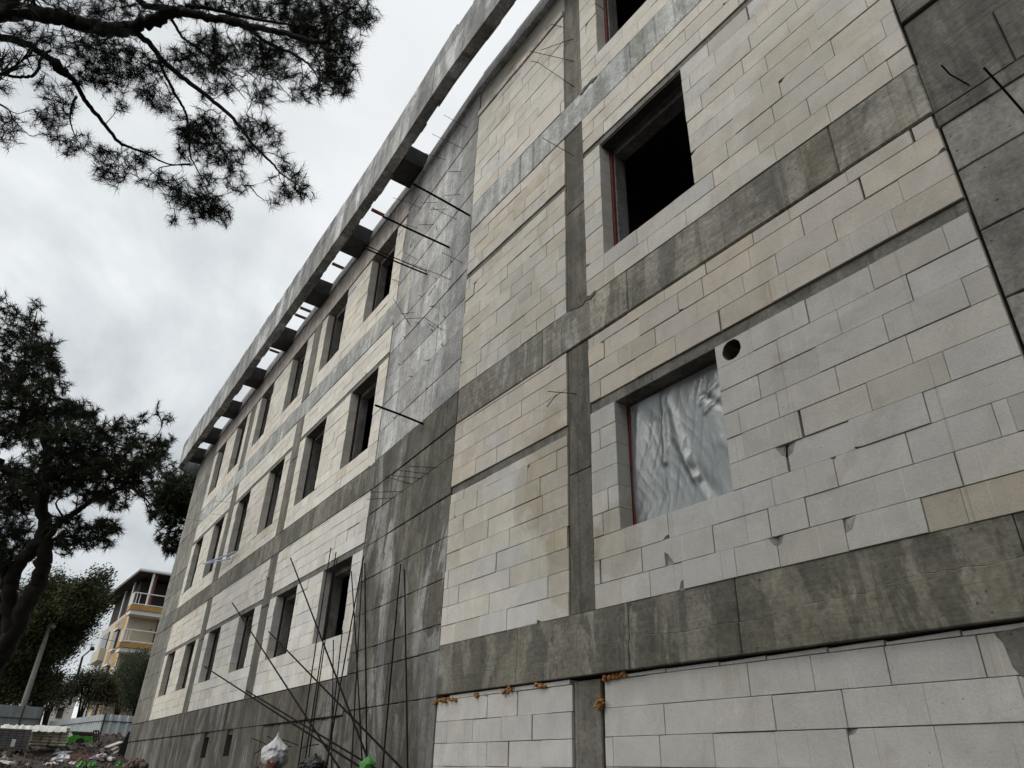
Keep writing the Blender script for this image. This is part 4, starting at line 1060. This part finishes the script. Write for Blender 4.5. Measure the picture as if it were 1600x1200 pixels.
mb = MB(); mb.tube([(YX+.9, cy+1.0, zc_), (YX+.9, cy+1.0, zroof-.1)], .12, 6); mb.build('timber_post', BROWN, t)
# low white house between hoarding and shrubs
HX = -75.0
h0 = px_x(80, 1100, HX); h1 = px_x(122, 1085, HX); hz = px_x(110, 1082, HX).z
t = thing('white_house', Vector((HX-3, (h0.y+h1.y)/2, gz(HX, h0.y))), 'small white house glimpsed between the shrubs above the hoarding', 'building')
mb = MB(); mb.box((HX-7, h0.y, gz(HX, h0.y)-1), (HX, h1.y, hz)); mb.build('wall', WHT, t)
w0 = px_x(86, 1122, HX); w1_ = px_x(101, 1106, HX); mb = MB(); mb.box((HX+.01, w0.y, w0.z), (HX+.06, w1_.y, w1_.z)); mb.build('window', GLASS, t)
mb = MB(); mb.box((HX-7.2, h0.y-.2, hz), (HX+.2, h1.y+.2, hz+.2)); mb.build('roof', GREYR, t)
w0 = px_x(60, 1070, -82); w1_ = px_x(100, 1040, -82)
t = thing('stair_house', Vector((-85, (w0.y+w1_.y)/2, gz(-82, w0.y))), 'pale flat roofed house half hidden behind the shrubs left of the street lamp', 'building')
mb = MB(); mb.box((-90, w0.y, gz(-82, w0.y)-1), (-82, w1_.y, px_x(85, 1075, -82).z)); mb.build('wall', CREAMW, t)
mb = MB(); mb.box((-90.2, w0.y-.2, px_x(85, 1075, -82).z), (-81.8, w1_.y+.2, px_x(85, 1075, -82).z+.25)); mb.build('roof', GREYR, t)

# ------------------------------------------------------------------ utility pole, street lamp, wires
PO = -54.0
CPOLE = simple('grey_pole', (.20, .195, .18), .8, 0, .2, 2)
a = px_x(83, 962, PO); c = px_x(36, 1103, PO)
d_ = (a-c); foot = c - d_*.35
t = thing('utility_pole', foot, 'weathered grey utility pole tilting right in front of the dark tree', 'pole')
mb = MB(); mb.tube([foot, c, a], [.17, .16, .11], 10); mb.build('pole_shaft', CPOLE, t)
mb = MB(); e = px_x(83, 978, PO); P = [e+Vector((0, math.cos(q)*.12, math.sin(q)*.12)) for q in [i*math.pi/5 for i in range(11)]]
n_ = 8
for j in range(5):
    for i in range(n_):
        f_ = lambda i, j: e+Vector((math.sin(math.pi*j/5)*math.cos(2*math.pi*i/n_), math.sin(math.pi*j/5)*math.sin(2*math.pi*i/n_), math.cos(math.pi*j/5)))*.16
        mb.face([f_(i, j), f_(i, j+1), f_(i+1, j+1), f_(i+1, j)])
mb.build('insulator', WHT, t)
LPX = -60.0
a = px_x(121, 1056, LPX); bl = px_x(129, 1026, LPX); c = px_x(142, 1015, LPX); e = px_x(147, 1011, LPX); foot = a-(bl-a)*1.5
t = thing('street_lamp', foot, 'dark street lamp with a bent arm standing left of the ochre house', 'street lamp')
mb = MB(); mb.tube([foot, a, bl], [.09, .08, .07], 8); mb.build('pole_shaft', POST, t)
mb = MB(); mb.tube([bl, bl.lerp(c, .5), c], .05, 6); mb.build('arm', POST, t)
mb = MB(); mb.tube([c-(e-c)*.2, c.lerp(e, .3), c.lerp(e, .7), e], [.06, .17, .17, .05], 8); mb.build('lamp_head', POST, t)
def cable(a, b, sag, r, label):
    P = [a.lerp(b, i/16)-Vector((0, 0, sag*4*(i/16)*(1-i/16))) for i in range(17)]
    mb = MB(); mb.tube(P, r, 4); tag(mb.build('overhead_cable', POST), label, 'cable')
cable(px_x(80, 979, PO), px_x(-60, 975, PO), .2, .02, 'thin overhead cable running left from the utility pole')
cable(px_x(143, 993, -62), px_x(205, 1004, -62), .1, .02, 'thin overhead cable crossing the gap beside the ochre house')

# ------------------------------------------------------------------ trees
def foliage(name, c1, c2, rough=.7):
    m, nt, b = newmat(name); n = N(nt)
    c = n.mix(n.ramp(n.noise(1.1, None, 5, .7), [(.35, 0), (.65, 1)]), c1, c2)
    c = n.mix(.6, c, n.ramp(n.noise(9, None, 3), [(.3, .6), (.7, 1.4)]), 'MULTIPLY')
    nt.links.new(c, b.inputs['Base Color']); b.inputs['Roughness'].default_value = rough; b.inputs['Specular IOR Level'].default_value = .25
    return m
NEEDLE = foliage('pine_needles', (.010, .016, .008), (.024, .034, .014)); NEEDLE2 = foliage('far_pine_needles', (.013, .019, .009), (.034, .042, .016))
LEAF = foliage('dark_leaves', (.022, .029, .009), (.064, .072, .022)); OLIVE = foliage('olive_leaves', (.05, .055, .028), (.095, .098, .045)); BRNLEAF = foliage('brownish_leaves', (.055, .050, .022), (.10, .085, .035)); WEEP = foliage('blue_green_leaves', (.024, .034, .016), (.060, .078, .034))
BARK = simple('dark_pine_bark', (.014, .011, .009), .9, 0, .5, 6, bump=.03)
def resample(pts, step):
    out = []
    for a, b in zip(pts, pts[1:]):
        n = max(1, int((b-a).length/step))
        for i in range(n): out.append(a.lerp(b, i/n))
    out.append(pts[-1]); return out
def catmull(P, k=6):
    P = [P[0]*2-P[1]]+list(P)+[P[-1]*2-P[-2]]; o = []
    for i in range(1, len(P)-2):
        for j in range(k):
            t = j/k; a, b, c, d = P[i-1], P[i], P[i+1], P[i+2]
            o.append(.5*((2*b)+(c-a)*t+(2*a-5*b+4*c-d)*t*t+(3*b-a-3*c+d)*t*t*t))
    o.append(P[-2]); return o
def make_tree(name, origin, label, cat, limbs, blobs, leafmat, mode, size, per, twig=.006, seed=1, group=None, maxlink=1.2, droop=.0, step=.14, width=None):
    """limbs: (pts, r0, r1). blobs: (centre, (rx along image x, ry along image y, depth), n). twigs grow from the nearest wood to every tuft"""
    r = random.Random(seed); t = thing(name, origin, label, cat, group)
    wood = MB(); nodes = []; ndir = []
    for pts, r0, r1 in limbs:
        P = catmull(pts, 7); n = len(P)
        P = [P[0]]+[p+Vector((r.gauss(0, 1), r.gauss(0, 1), r.gauss(0, 1)))*min(.22*(r0+(r1-r0)*i/n), .03) for i, p in enumerate(P)][1:]; wood.tube(P, [r0+(r1-r0)*i/(n-1) for i in range(n)], 8)
        nodes += P
    NB = np.array([(p.x, p.y, p.z) for p in nodes]); 
    buf = np.zeros((len(NB)+200000, 3)); buf[:len(NB)] = NB; nn = len(NB)
    tips = []
    for c, (ra, rb, rc), n in blobs:
        for k in range(n):
            while True:
                q = Vector((r.uniform(-1, 1), r.uniform(-1, 1), r.uniform(-1, 1))) if mode != 'needle' else Vector((r.gauss(0, .52), r.gauss(0, .52), r.gauss(0, .6)))
                if q.length <= (1 if mode != 'needle' else 1.25): break
            tips.append(c + rt*(q.x*ra) - up*(q.y*rb) + fw_*(q.z*rc))
    ta = np.array([(p.x, p.y, p.z) for p in tips])
    dist = np.array([np.min(((NB-q)**2).sum(1)) for q in ta]); order = np.argsort(dist)
    leaf = MB(); fv = []; 
    for oi in order:
        q = ta[oi]; d2 = ((buf[:nn]-q)**2).sum(1); i = int(np.argmin(d2)); a = Vector(buf[i]); b = Vector(q); L = (b-a).length
        if L > .04:
            m = max(2, int(L/step)); side = Vector((r.gauss(0, 1), r.gauss(0, 1), r.gauss(0, 1)))*L*.10
            P = [a.lerp(b, j/m)+side*math.sin(math.pi*j/m)-Vector((0, 0, droop*L*math.sin(math.pi*j/m))) for j in range(m+1)]
            wood.tube(P, [twig*(1+.9*min(1.5, L))*(1-.6*j/m) for j in range(m+1)], 4, cap=False)
            for p in P[1:]:
                buf[nn] = (p.x, p.y, p.z); nn += 1
            d = (P[-1]-P[-2]).normalized()
        else: d = Vector((r.gauss(0, 1), r.gauss(0, 1), r.gauss(0, 1))).normalized()
        pt = Vector(q)
        if mode == 'needle':
            for k in range(per):
                e = Vector((r.gauss(0, 1), r.gauss(0, 1), r.gauss(0, 1))).normalized(); v = (d*r.uniform(.3, 1.1)+e*.75).normalized()
                l = size*r.uniform(.65, 1.15); s = v.cross(e).normalized()*(width or .0032); bpt = pt - d*r.uniform(-.1, 1.0)*size*1.1; tip = bpt+v*l-Vector((0, 0, droop*l*.5))
                fv.append((bpt-s, bpt+s, tip))
        else:
            for k in range(per):
                e = Vector((r.gauss(0, 1), r.gauss(0, 1), r.gauss(0, 1))); e.normalize()
                o = pt+Vector((r.gauss(0, 1), r.gauss(0, 1), r.gauss(0, 1)))*size*1.3 - Vector((0, 0, droop*r.uniform(0, size*4)))
                u = e.orthogonal().normalized(); w_ = e.cross(u); l = size*r.uniform(.6, 1.2); h = l*.42
                if droop > .3: u = (Vector((0, 0, -1))+u*.5).normalized(); w_ = u.orthogonal().normalized()
                fv.append((o-u*l*.5, o+w_*h*.5, o+u*l*.5, o-w_*h*.5))
    for f in fv:
        k = len(leaf.v); leaf.v += [tuple(p) for p in f]; leaf.f.append(tuple(range(k, k+len(f)))); leaf.c.append((1, 1, 1))
    wood.build('trunk', BARK, t, smooth=True); leaf.build('crown', leafmat, t)
    return t
def PL(zc, *q, dz=0):                                        # limb traced at depth zc, with its own depth drift
    return [px(x, y, zc+dz*i/(len(q)-1)) for i, (x, y) in enumerate(q)]
def BL(lst, zc, dens, depth=.8):
    o = []; s = zc/FPX
    for b_ in lst:
        x, y, rx, ry = b_[:4]; k = b_[4] if len(b_) > 4 else 1
        o.append((px(x, y, zc+rnd.uniform(-depth, depth)*.5), (rx*s, ry*s, min(depth, max(rx, ry)*s)), max(3, int(rx*ry*dens*k))))
    return o
# near pine overhead
Z = 10.0
p0 = px(-60, 12, Z); base = Vector((p0.x-1.6, p0.y-2.4, gz(p0.x-1.6, p0.y-2.4)-.1))
limbs = [([base, base.lerp(p0, .35)+Vector((.25, -.1, 0)), base.lerp(p0, .72)+Vector((-.1, .1, 0)), p0], .24, .15),
 (PL(Z, (-60, 12), (0, 22), (40, 19), (85, 24), (130, 38), (170, 45), (200, 44), (240, 31), (270, 20), (290, 17), dz=-.3), .125, .07),
 (PL(Z-.3, (285, 18), (330, 28), (365, 33), (400, 43), (450, 53), (490, 66), (513, 62), (516, 38), (532, 22), (560, 5), dz=-.6), .058, .010),
 (PL(Z, (-60, 12), (-20, 45), (0, 58), (45, 70), (75, 90), (100, 110), (118, 130), (135, 160), (160, 190), (185, 221), (197, 228), (230, 240), (262, 256), (300, 258), dz=.5), .062, .007),
 (PL(Z, (85, 100), (96, 110), (106, 118)), .075, .05),
 (PL(Z-.1, (200, 46), (230, 65), (255, 95), (290, 125), (330, 155), (365, 185), (395, 225), (425, 255), (440, 272), (470, 292), dz=-.5), .044, .006),
 (PL(Z-.1, (245, 85), (255, 110), (270, 140), (288, 172), (293, 190), (297, 240), (303, 255), (320, 288), (327, 306), dz=.3), .024, .005),
 (PL(Z-.3, (330, 29), (380, 42), (420, 68), (465, 88), (490, 110), (505, 140), dz=-.5), .034, .005),
 (PL(Z-.2, (268, 30), (285, 58), (310, 76), (335, 100), (360, 128), (384, 155), dz=.4), .02, .005),
 (PL(Z, (-20, 135), (3, 117), (25, 120), (48, 119), (60, 108), (64, 90), (80, 78)), .022, .02),
 (PL(Z, (0, 163), (14, 172), (22, 188), (46, 212)), .014, .005),
 (PL(Z, (210, -8), (225, 8), (255, 12), (285, 17)), .04, .05),
 (PL(Z-.3, (290, 8), (330, 14), (400, 30), (450, 38), (500, 48), dz=-.2), .03, .01),
 (PL(Z, (120, 150), (112, 165), (110, 190), (118, 215)), .02, .006), (PL(Z, (297, 256), (270, 258), (250, 262)), .012, .006),
 (PL(Z, (-20, 10), (60, -20), (160, -40), (320, -50), (460, -60), dz=-1), .10, .03)]
blobs = [(25, 8, 30, 8), (110, 15, 40, 18), (170, 18, 45, 22, 1.2), (230, 12, 40, 16), (300, 0, 60, 16), (380, 10, 60, 20, 1.4), (450, 15, 50, 28, 1.6), (515, 25, 45, 40, 1.4), (560, 15, 30, 32), (575, 30, 14, 12), (480, 60, 45, 30, 1.3), (530, 75, 32, 35, 1.2), (520, 115, 36, 30, 1.5), (535, 138, 16, 16, 1.6), (490, 140, 24, 22), (465, 145, 14, 14), (430, 100, 45, 35), (400, 80, 40, 30), (415, 145, 28, 22, .9), (350, 90, 35, 40, 1.1), (362, 140, 14, 14, .8), (330, 70, 40, 22), (300, 95, 30, 30), (330, 130, 26, 30, .7),
 (20, 50, 25, 15, .7), (60, 55, 35, 16, .9), (120, 60, 45, 20, .9), (180, 75, 45, 25), (60, 95, 40, 14, .6), (15, 95, 18, 18, .6), (130, 90, 40, 20), (170, 110, 32, 26, 1.3), (215, 115, 30, 28, 1.2), (150, 130, 45, 16), (195, 165, 14, 12), (230, 150, 16, 22), (255, 160, 20, 18), (245, 105, 22, 22, .6), (275, 95, 18, 28, .7),
 (65, 130, 16, 8), (80, 160, 14, 22, .9), (100, 160, 16, 26, .8), (75, 188, 22, 18, 1.1), (85, 212, 14, 18), (115, 228, 18, 14), (135, 222, 12, 16, .6), (100, 240, 5, 3),
 (3, 138, 12, 10), (12, 190, 24, 22, .6), (10, 215, 14, 12),
 (165, 245, 22, 26, .9), (185, 268, 22, 24, .9), (160, 275, 14, 16), (215, 250, 24, 16, .9), (235, 238, 10, 8), (225, 285, 12, 8), (250, 280, 16, 14, .8),
 (285, 200, 14, 22), (300, 215, 22, 34, 1.4), (325, 205, 26, 34, 1.3), (340, 240, 24, 22, 1.2), (285, 240, 10, 14), (270, 290, 22, 16, .9), (285, 310, 28, 18, 1.1), (270, 345, 12, 8), (310, 320, 26, 26, 1.2), (340, 325, 20, 22, 1.7), (350, 348, 7, 7, 1.2), (300, 345, 8, 8), (320, 282, 20, 24, .7), (365, 255, 22, 26, .7), (370, 285, 22, 18, .6), (380, 300, 8, 8, .6),
 (385, 210, 20, 22), (405, 195, 22, 16), (425, 205, 16, 16, .9), (430, 225, 12, 12), (400, 235, 22, 16, .8), (445, 255, 18, 16, .7), (465, 270, 18, 12, .8), (470, 295, 18, 20, 1.0), (450, 300, 16, 20, .9), (430, 318, 14, 9, .8), (425, 285, 8, 12, .5)]
blobs_hi = [(CAM+Vector((dx, dy, dz)), (1.9, 1.6, 1.4), 210) for dx, dy, dz in ((-9, -3, 14), (-7, -2.5, 14.2), (-6, -4, 13), (-8, -5, 12.8), (-10.2, -5.4, 13), (-11.5, -4.8, 13.8), (-4.6, -2.5, 13), (-4, -4.5, 11.6), (-5.5, -6, 11.8), (-2.8, -3.4, 11.6))]  # unseen crown added above the frame to shade the right wall
limbs += [([base.lerp(p0, .8), CAM+Vector((-9, -4.5, 10.6)), CAM+Vector((-7, -4.5, 12.2)), CAM+Vector((-4, -3.8, 12))], .12, .03)]
make_tree('pine_tree', base, 'near pine whose long needled limbs hang over the top left of the picture', 'tree', limbs, BL(blobs, Z, .098, 1.0)+blobs_hi, NEEDLE, 'needle', .15, 22, .0058, 3, droop=.12, width=.0026)
# pine at the left, further off
Z = 20.0
tb = px(-30, 1090, Z); tb = Vector((tb.x, tb.y, gz(tb.x, tb.y)-.2))
limbs = [([tb, px(-18, 1060, Z), px(10, 1008, Z), px(40, 950, Z), px(62, 905, Z), px(71, 860, Z), px(66, 800, Z), px(67, 740, Z), px(73, 700, Z), px(58, 640, Z), px(28, 600, Z), px(-12, 555, Z)], .30, .06),
 (PL(Z, (20, 990), (14, 930), (24, 890), (52, 858), (70, 842)), .22, .16), (PL(Z, (8, 1000), (2, 950), (8, 905), (4, 870), (-14, 850)), .16, .10),
 (PL(Z, (67, 852), (92, 818), (118, 800), (140, 785), (170, 770), (200, 762), (222, 775), (236, 790), dz=-1), .10, .015),
 (PL(Z, (70, 745), (110, 736), (160, 731), (195, 712), (205, 695), dz=-1.2), .08, .02), (PL(Z-.8, (165, 730), (200, 726), (235, 724), (280, 737)), .03, .008),
 (PL(Z, (62, 785), (30, 752), (10, 735), (-5, 722), dz=1), .12, .08), (PL(Z, (5, 722), (-50, 700), (-110, 650)), .08, .03), (PL(Z, (-12, 555), (-50, 530), (-80, 500)), .05, .02), (PL(Z, (82, 690), (66, 676), (45, 660)), .04, .02), (PL(Z, (30, 665), (38, 640), (0, 636)), .06, .03), (PL(Z, (60, 640), (90, 622), (130, 640), (150, 650), dz=1), .05, .015), (PL(Z, (24, 600), (45, 545), (58, 485), dz=.6), .05, .012), (PL(Z, (100, 810), (88, 790), (90, 782), (100, 775)), .03, .015), (PL(Z, (118, 800), (120, 785), (122, 770)), .02, .012),
 (PL(Z, (70, 850), (100, 838), (140, 845), (170, 830)), .05, .012), (PL(Z, (200, 765), (215, 775), (235, 768), (255, 772)), .015, .006)]
blobs = [(15, 485, 18, 16, .6), (45, 505, 24, 22, .7), (58, 478, 10, 12, .6), (20, 530, 34, 24, .9), (60, 545, 20, 22), (78, 545, 16, 18), (85, 575, 14, 14), (45, 575, 46, 30, 1.2), (25, 615, 46, 30, 1.3), (75, 610, 26, 22), (95, 640, 20, 14), (122, 640, 26, 18), (142, 655, 14, 18), (60, 655, 60, 28, 1.3), (25, 680, 35, 25, .9), (100, 680, 48, 26, 1.2), (150, 680, 40, 24), (190, 665, 20, 14), (222, 652, 10, 10, .7), (245, 640, 5, 10, .7), (262, 654, 10, 7, .8), (215, 690, 34, 18, .8), (250, 695, 18, 12), (265, 690, 7, 8), (90, 715, 52, 24, .9), (150, 718, 60, 26, 1.5), (220, 725, 40, 20, 1.2), (245, 710, 20, 14), (60, 745, 50, 24, 1.1), (130, 750, 70, 20, 1.3), (205, 750, 38, 20, 1.1), (225, 770, 14, 10), (20, 745, 25, 26, 1.2), (25, 785, 40, 30, 1.3), (90, 765, 22, 16), (150, 775, 28, 14), (180, 790, 20, 12, .8), (175, 778, 24, 10),
 (100, 815, 26, 14, 1.1), (135, 830, 36, 18, 1.1), (165, 825, 26, 16), (182, 830, 9, 6, 1), (110, 848, 22, 12, .9), (150, 850, 24, 10, .7), (110, 864, 10, 5), (172, 852, 8, 8), (20, 835, 38, 26, 1.3), (45, 860, 22, 16), (10, 872, 24, 20), (90, 845, 12, 14), (2, 460, 4, 10), (-50, 500, 45, 40, .8), (-60, 580, 60, 45, .8), (-50, 670, 60, 45, .8), (-120, 620, 60, 50, .7), (-60, 750, 60, 40, .8), (-130, 720, 55, 40, .7), (-60, 830, 45, 30, .6)]
make_tree('pine_tree', tb, 'dark spreading pine at the left with a leaning forked trunk', 'tree', limbs, BL(blobs, Z, .15, 1.6), NEEDLE2, 'needle', .22, 22, .010, 5, droop=.06, width=.0085)
# unseen pine added behind the viewer to shade the right end
tb = Vector((-2.5, -5.2, gz(-2.5, -5.2)-.2)); top = tb+Vector((-1.5, .8, 10))
limbs = [([tb, tb+Vector((.2, .2, 3)), tb+Vector((-.4, .5, 6.5)), top], .26, .08)]+[([tb+Vector((-.2, .3, 5)), tb+Vector((dx*.5, dy*.5+.3, 7)), tb+Vector((dx, dy, 8+dz))], .10, .03) for dx, dy, dz in ((-4, 1.5, 0), (3.5, 1.8, .5), (1, 2.6, 1), (-2, -1, 1), (4.5, -.5, 0))]
blobs = [(tb+Vector((dx, dy, dz)), (2.1, 1.8, 1.6), 300) for dx, dy, dz in ((-4, 1.6, 8.3), (-2, 2, 9.3), (0, 2.4, 9.4), (2.2, 2, 8.8), (4, 1.4, 8.2), (-3, .2, 10), (0, .4, 10.4), (3, .2, 9.6), (5.5, .6, 8.6), (1, 1.4, 7.8), (6.5, 2, 8), (-1, 3, 11), (3, 3, 10.6), (7.5, .5, 9.5))]
make_tree('pine_tree', tb, 'pine standing behind the viewpoint, added out of view to shade the building', 'tree', limbs, blobs, NEEDLE, 'needle', .26, 16, .01, 31, width=.012)
shade = bpy.data.objects['pine_tree.001'] if False else [o for o in bpy.data.objects if o.get('label', '').startswith('pine standing behind the view')][0]
shade['label'] = 'unseen pine added behind the viewpoint for shade'; shade['group'] = 'unseen pines added for shade'
for x, y, a in ((7.5, -3.5, 1.1), (13, 1.5, 2.4), (9, -10, 3.6), (1.5, -12, 5.0)):  # unseen copies added to darken the reveals and the right end
    c = shade.copy(); col.objects.link(c); c.location = (x, y, gz(x, y)-.2); c.rotation_euler = (0, 0, a)
    for ch in shade.children: q = ch.copy(); col.objects.link(q); q.parent = c
# pine behind the far corner
Z = 42.0
tb = px(318, 1090, Z); tb = Vector((tb.x, tb.y, gz(tb.x, tb.y)-.2))
limbs = [([tb, px(322, 980, Z), px(318, 880, Z), px(300, 800, Z), px(280, 760, Z)], .35, .08), (PL(Z, (318, 880), (300, 850), (280, 830), (255, 835)), .12, .03), (PL(Z, (305, 820), (280, 800), (255, 790)), .12, .03)]
blobs = [(262, 765, 26, 22, 1.5), (285, 750, 24, 18, 1.5), (258, 790, 24, 26, 1.8), (285, 790, 26, 30, 1.2), (305, 770, 20, 30, 1.2), (270, 820, 22, 16, .7), (290, 835, 14, 16, .6), (250, 838, 12, 10, .5), (265, 850, 14, 16, .8), (262, 862, 9, 8, 1.4), (278, 850, 10, 14, .8), (245, 845, 8, 6, .5), (262, 740, 10, 6), (310, 850, 16, 40, .8), (325, 770, 20, 40)]
make_tree('pine_tree', tb, 'dense pine rising behind the far corner of the unfinished building', 'tree', limbs, BL(blobs, Z, .24, 2.0), NEEDLE2, 'needle', .36, 22, .018, 7, width=.020)
# broad dense tree behind the pole
Z = 46.0
tb = px(60, 1112, Z); tb = Vector((tb.x, tb.y, gz(tb.x, tb.y)-.2))
limbs = [([tb, px(68, 1060, Z), px(80, 1010, Z), px(95, 960, Z), px(105, 920, Z)], .4, .08), (PL(Z, (72, 1040), (50, 990), (40, 950)), .2, .06), (PL(Z, (80, 1010), (120, 980), (150, 940)), .16, .04), (PL(Z, (72, 1045), (30, 1040), (0, 1020)), .16, .05)]
blobs = [(150, 903, 7, 12, .8), (164, 901, 6, 9, .9), (152, 926, 17, 14, 1.2), (168, 928, 5, 7, .6), (122, 920, 22, 12, 1.1), (90, 905, 8, 12, .7), (88, 925, 22, 16, .9), (62, 905, 8, 10, .7), (55, 930, 25, 20), (105, 945, 45, 22, 1.3), (145, 946, 24, 16, 1.2), (160, 948, 7, 7), (60, 965, 55, 26, 1.3), (118, 970, 28, 18, 1.2), (143, 976, 8, 5, .8), (98, 998, 30, 18, 1.2), (126, 996, 7, 8), (50, 1005, 50, 26, 1.2), (10, 1000, 30, 40, 1.2), (76, 1028, 26, 13, .9), (104, 1016, 13, 8), (40, 1045, 40, 24, 1.0), (10, 1070, 40, 26, 1.2), (70, 1065, 30, 16, .9), (45, 1085, 40, 14)]
make_tree('broadleaf_tree', tb, 'broad dense dark green tree behind the utility pole', 'tree', limbs, BL(blobs, Z, .25, 2.5), LEAF, 'leaf', .20, 30, .02, 11)
# shrubs above the hoarding
Z = 52.0
def shrub(name, xb, yb, blobs, mat, label, cat, seed, size=.15, droop=0, dens=.40, per=20):
    tb = px(xb, yb, Z); tb = Vector((tb.x, tb.y, gz(tb.x, tb.y)-.2))
    s = [(b_[0], b_[1]) for b_ in blobs]
    limbs = [([tb, px(xb+(x-xb)*.3, yb-(yb-y)*.5, Z), px(x, y, Z)], .10, .02) for x, y in s[:4]]
    make_tree(name, tb, label, cat, limbs, BL(blobs, Z, dens, 1.6), mat, 'leaf', size, per, .018, seed, droop=droop)
shrub('olive_tree', 75, 1120, [(80, 1085, 26, 14), (100, 1078, 18, 14), (70, 1070, 16, 12, .8), (92, 1100, 18, 8, .6), (60, 1090, 18, 12)], OLIVE, 'grey green olive tree right of the pole foot', 'tree', 21)
shrub('small_tree', 125, 1125, [(130, 1062, 18, 14), (150, 1060, 20, 14), (165, 1065, 16, 12), (140, 1080, 30, 14), (170, 1082, 20, 14), (155, 1096, 22, 8, .7), (115, 1068, 8, 8, .4)], LEAF, 'small olive brown tree in front of the ochre house', 'tree', 22)
shrub('bushy_tree', 185, 1125, [(185, 1080, 14, 14), (176, 1062, 12, 8, .6), (190, 1098, 12, 8)], BRNLEAF, 'brownish bush between the small tree and the weeping tree', 'shrub', 23)
Z = 50.0
shrub('weeping_tree', 215, 1125, [(207, 1029, 15, 9), (222, 1026, 15, 9), (196, 1046, 11, 13), (218, 1046, 20, 16, 1.2), (210, 1065, 20, 18, 1.1), (208, 1090, 14, 16), (226, 1062, 14, 20)], WEEP, 'dark weeping tree under the balcony of the ochre house', 'tree', 24, .16, .5)

# ------------------------------------------------------------------ sky and light
w = bpy.data.worlds.new('World'); scene.world = w; w.use_nodes = True
nt = w.node_tree; nt.nodes.clear(); o = nt.nodes.new('ShaderNodeOutputWorld'); bg = nt.nodes.new('ShaderNodeBackground')
SUN_EL = R(46)
SUN_DIR = Vector((-.16, -.98, 0)).normalized()*math.cos(SUN_EL)+Vector((0, 0, math.sin(SUN_EL)))
sk = nt.nodes.new('ShaderNodeTexSky'); sk.sky_type = 'NISHITA'; sk.sun_disc = False; sk.sun_elevation = SUN_EL; sk.sun_rotation = math.atan2(SUN_DIR.x, SUN_DIR.y)
sk.dust_density = 4
n = N.__new__(N); n.nt = nt
tc = nt.nodes.new('ShaderNodeTexCoord'); n.pos = tc.outputs['Generated']
c1 = n.noise(1.9, n.scale((1, 1, 1.7), (.4, .2, .1)), 8, .54, .7); c2 = n.noise(5.5, n.scale((1, 1, 1.5), (2.1, .7, 1.3)), 6, .5, .4)
cl = n.math('ADD', n.math('MULTIPLY', c1, .72), n.math('MULTIPLY', c2, .28))
dp = nt.nodes.new('ShaderNodeVectorMath'); dp.operation = 'DOT_PRODUCT'; nt.links.new(tc.outputs['Generated'], dp.inputs[0]); dp.inputs[1].default_value = SUN_DIR
glow = n.ramp(n.math('ADD', n.math('MULTIPLY', dp.outputs['Value'], .5), .5), [(.86, 0), (.99, 1)])
cloud = n.mix(n.ramp(cl, [(.385, 0), (.60, 1)]), (4.6, 5.05, 5.4), (9.2, 9.55, 9.7))
cloud = n.mix(glow, cloud, (20, 19.6, 19.2))
lob = nt.nodes.new('ShaderNodeVectorMath'); lob.operation = 'DOT_PRODUCT'; nt.links.new(tc.outputs['Generated'], lob.inputs[0]); lob.inputs[1].default_value = ray(640, 60).normalized()
cloud = n.mix(n.ramp(lob.outputs['Value'], [(.92, 0), (.995, .8)]), cloud, (9.6, 9.85, 9.95))     # thin bright cloud above the roof
tot = n.mix(.94, sk.outputs[0], cloud)
nt.links.new(tot, bg.inputs[0]); bg.inputs[1].default_value = .1; nt.links.new(bg.outputs[0], o.inputs[0])
sl = bpy.data.lights.new('sun', 'SUN'); sl.energy = 1.15; sl.angle = R(50); sl.color = (1, .965, .91)
so = bpy.data.objects.new('sun', sl); col.objects.link(so); so.rotation_euler = (-SUN_DIR).to_track_quat('-Z', 'Y').to_euler(); so.location = (0, 0, 60)
scene.view_settings.view_transform = 'Standard'; scene.view_settings.look = 'None'; scene.view_settings.exposure = 0; scene.view_settings.gamma = 1
scene.cycles.max_bounces = 6; scene.cycles.diffuse_bounces = 3; scene.cycles.transparent_max_bounces = 8
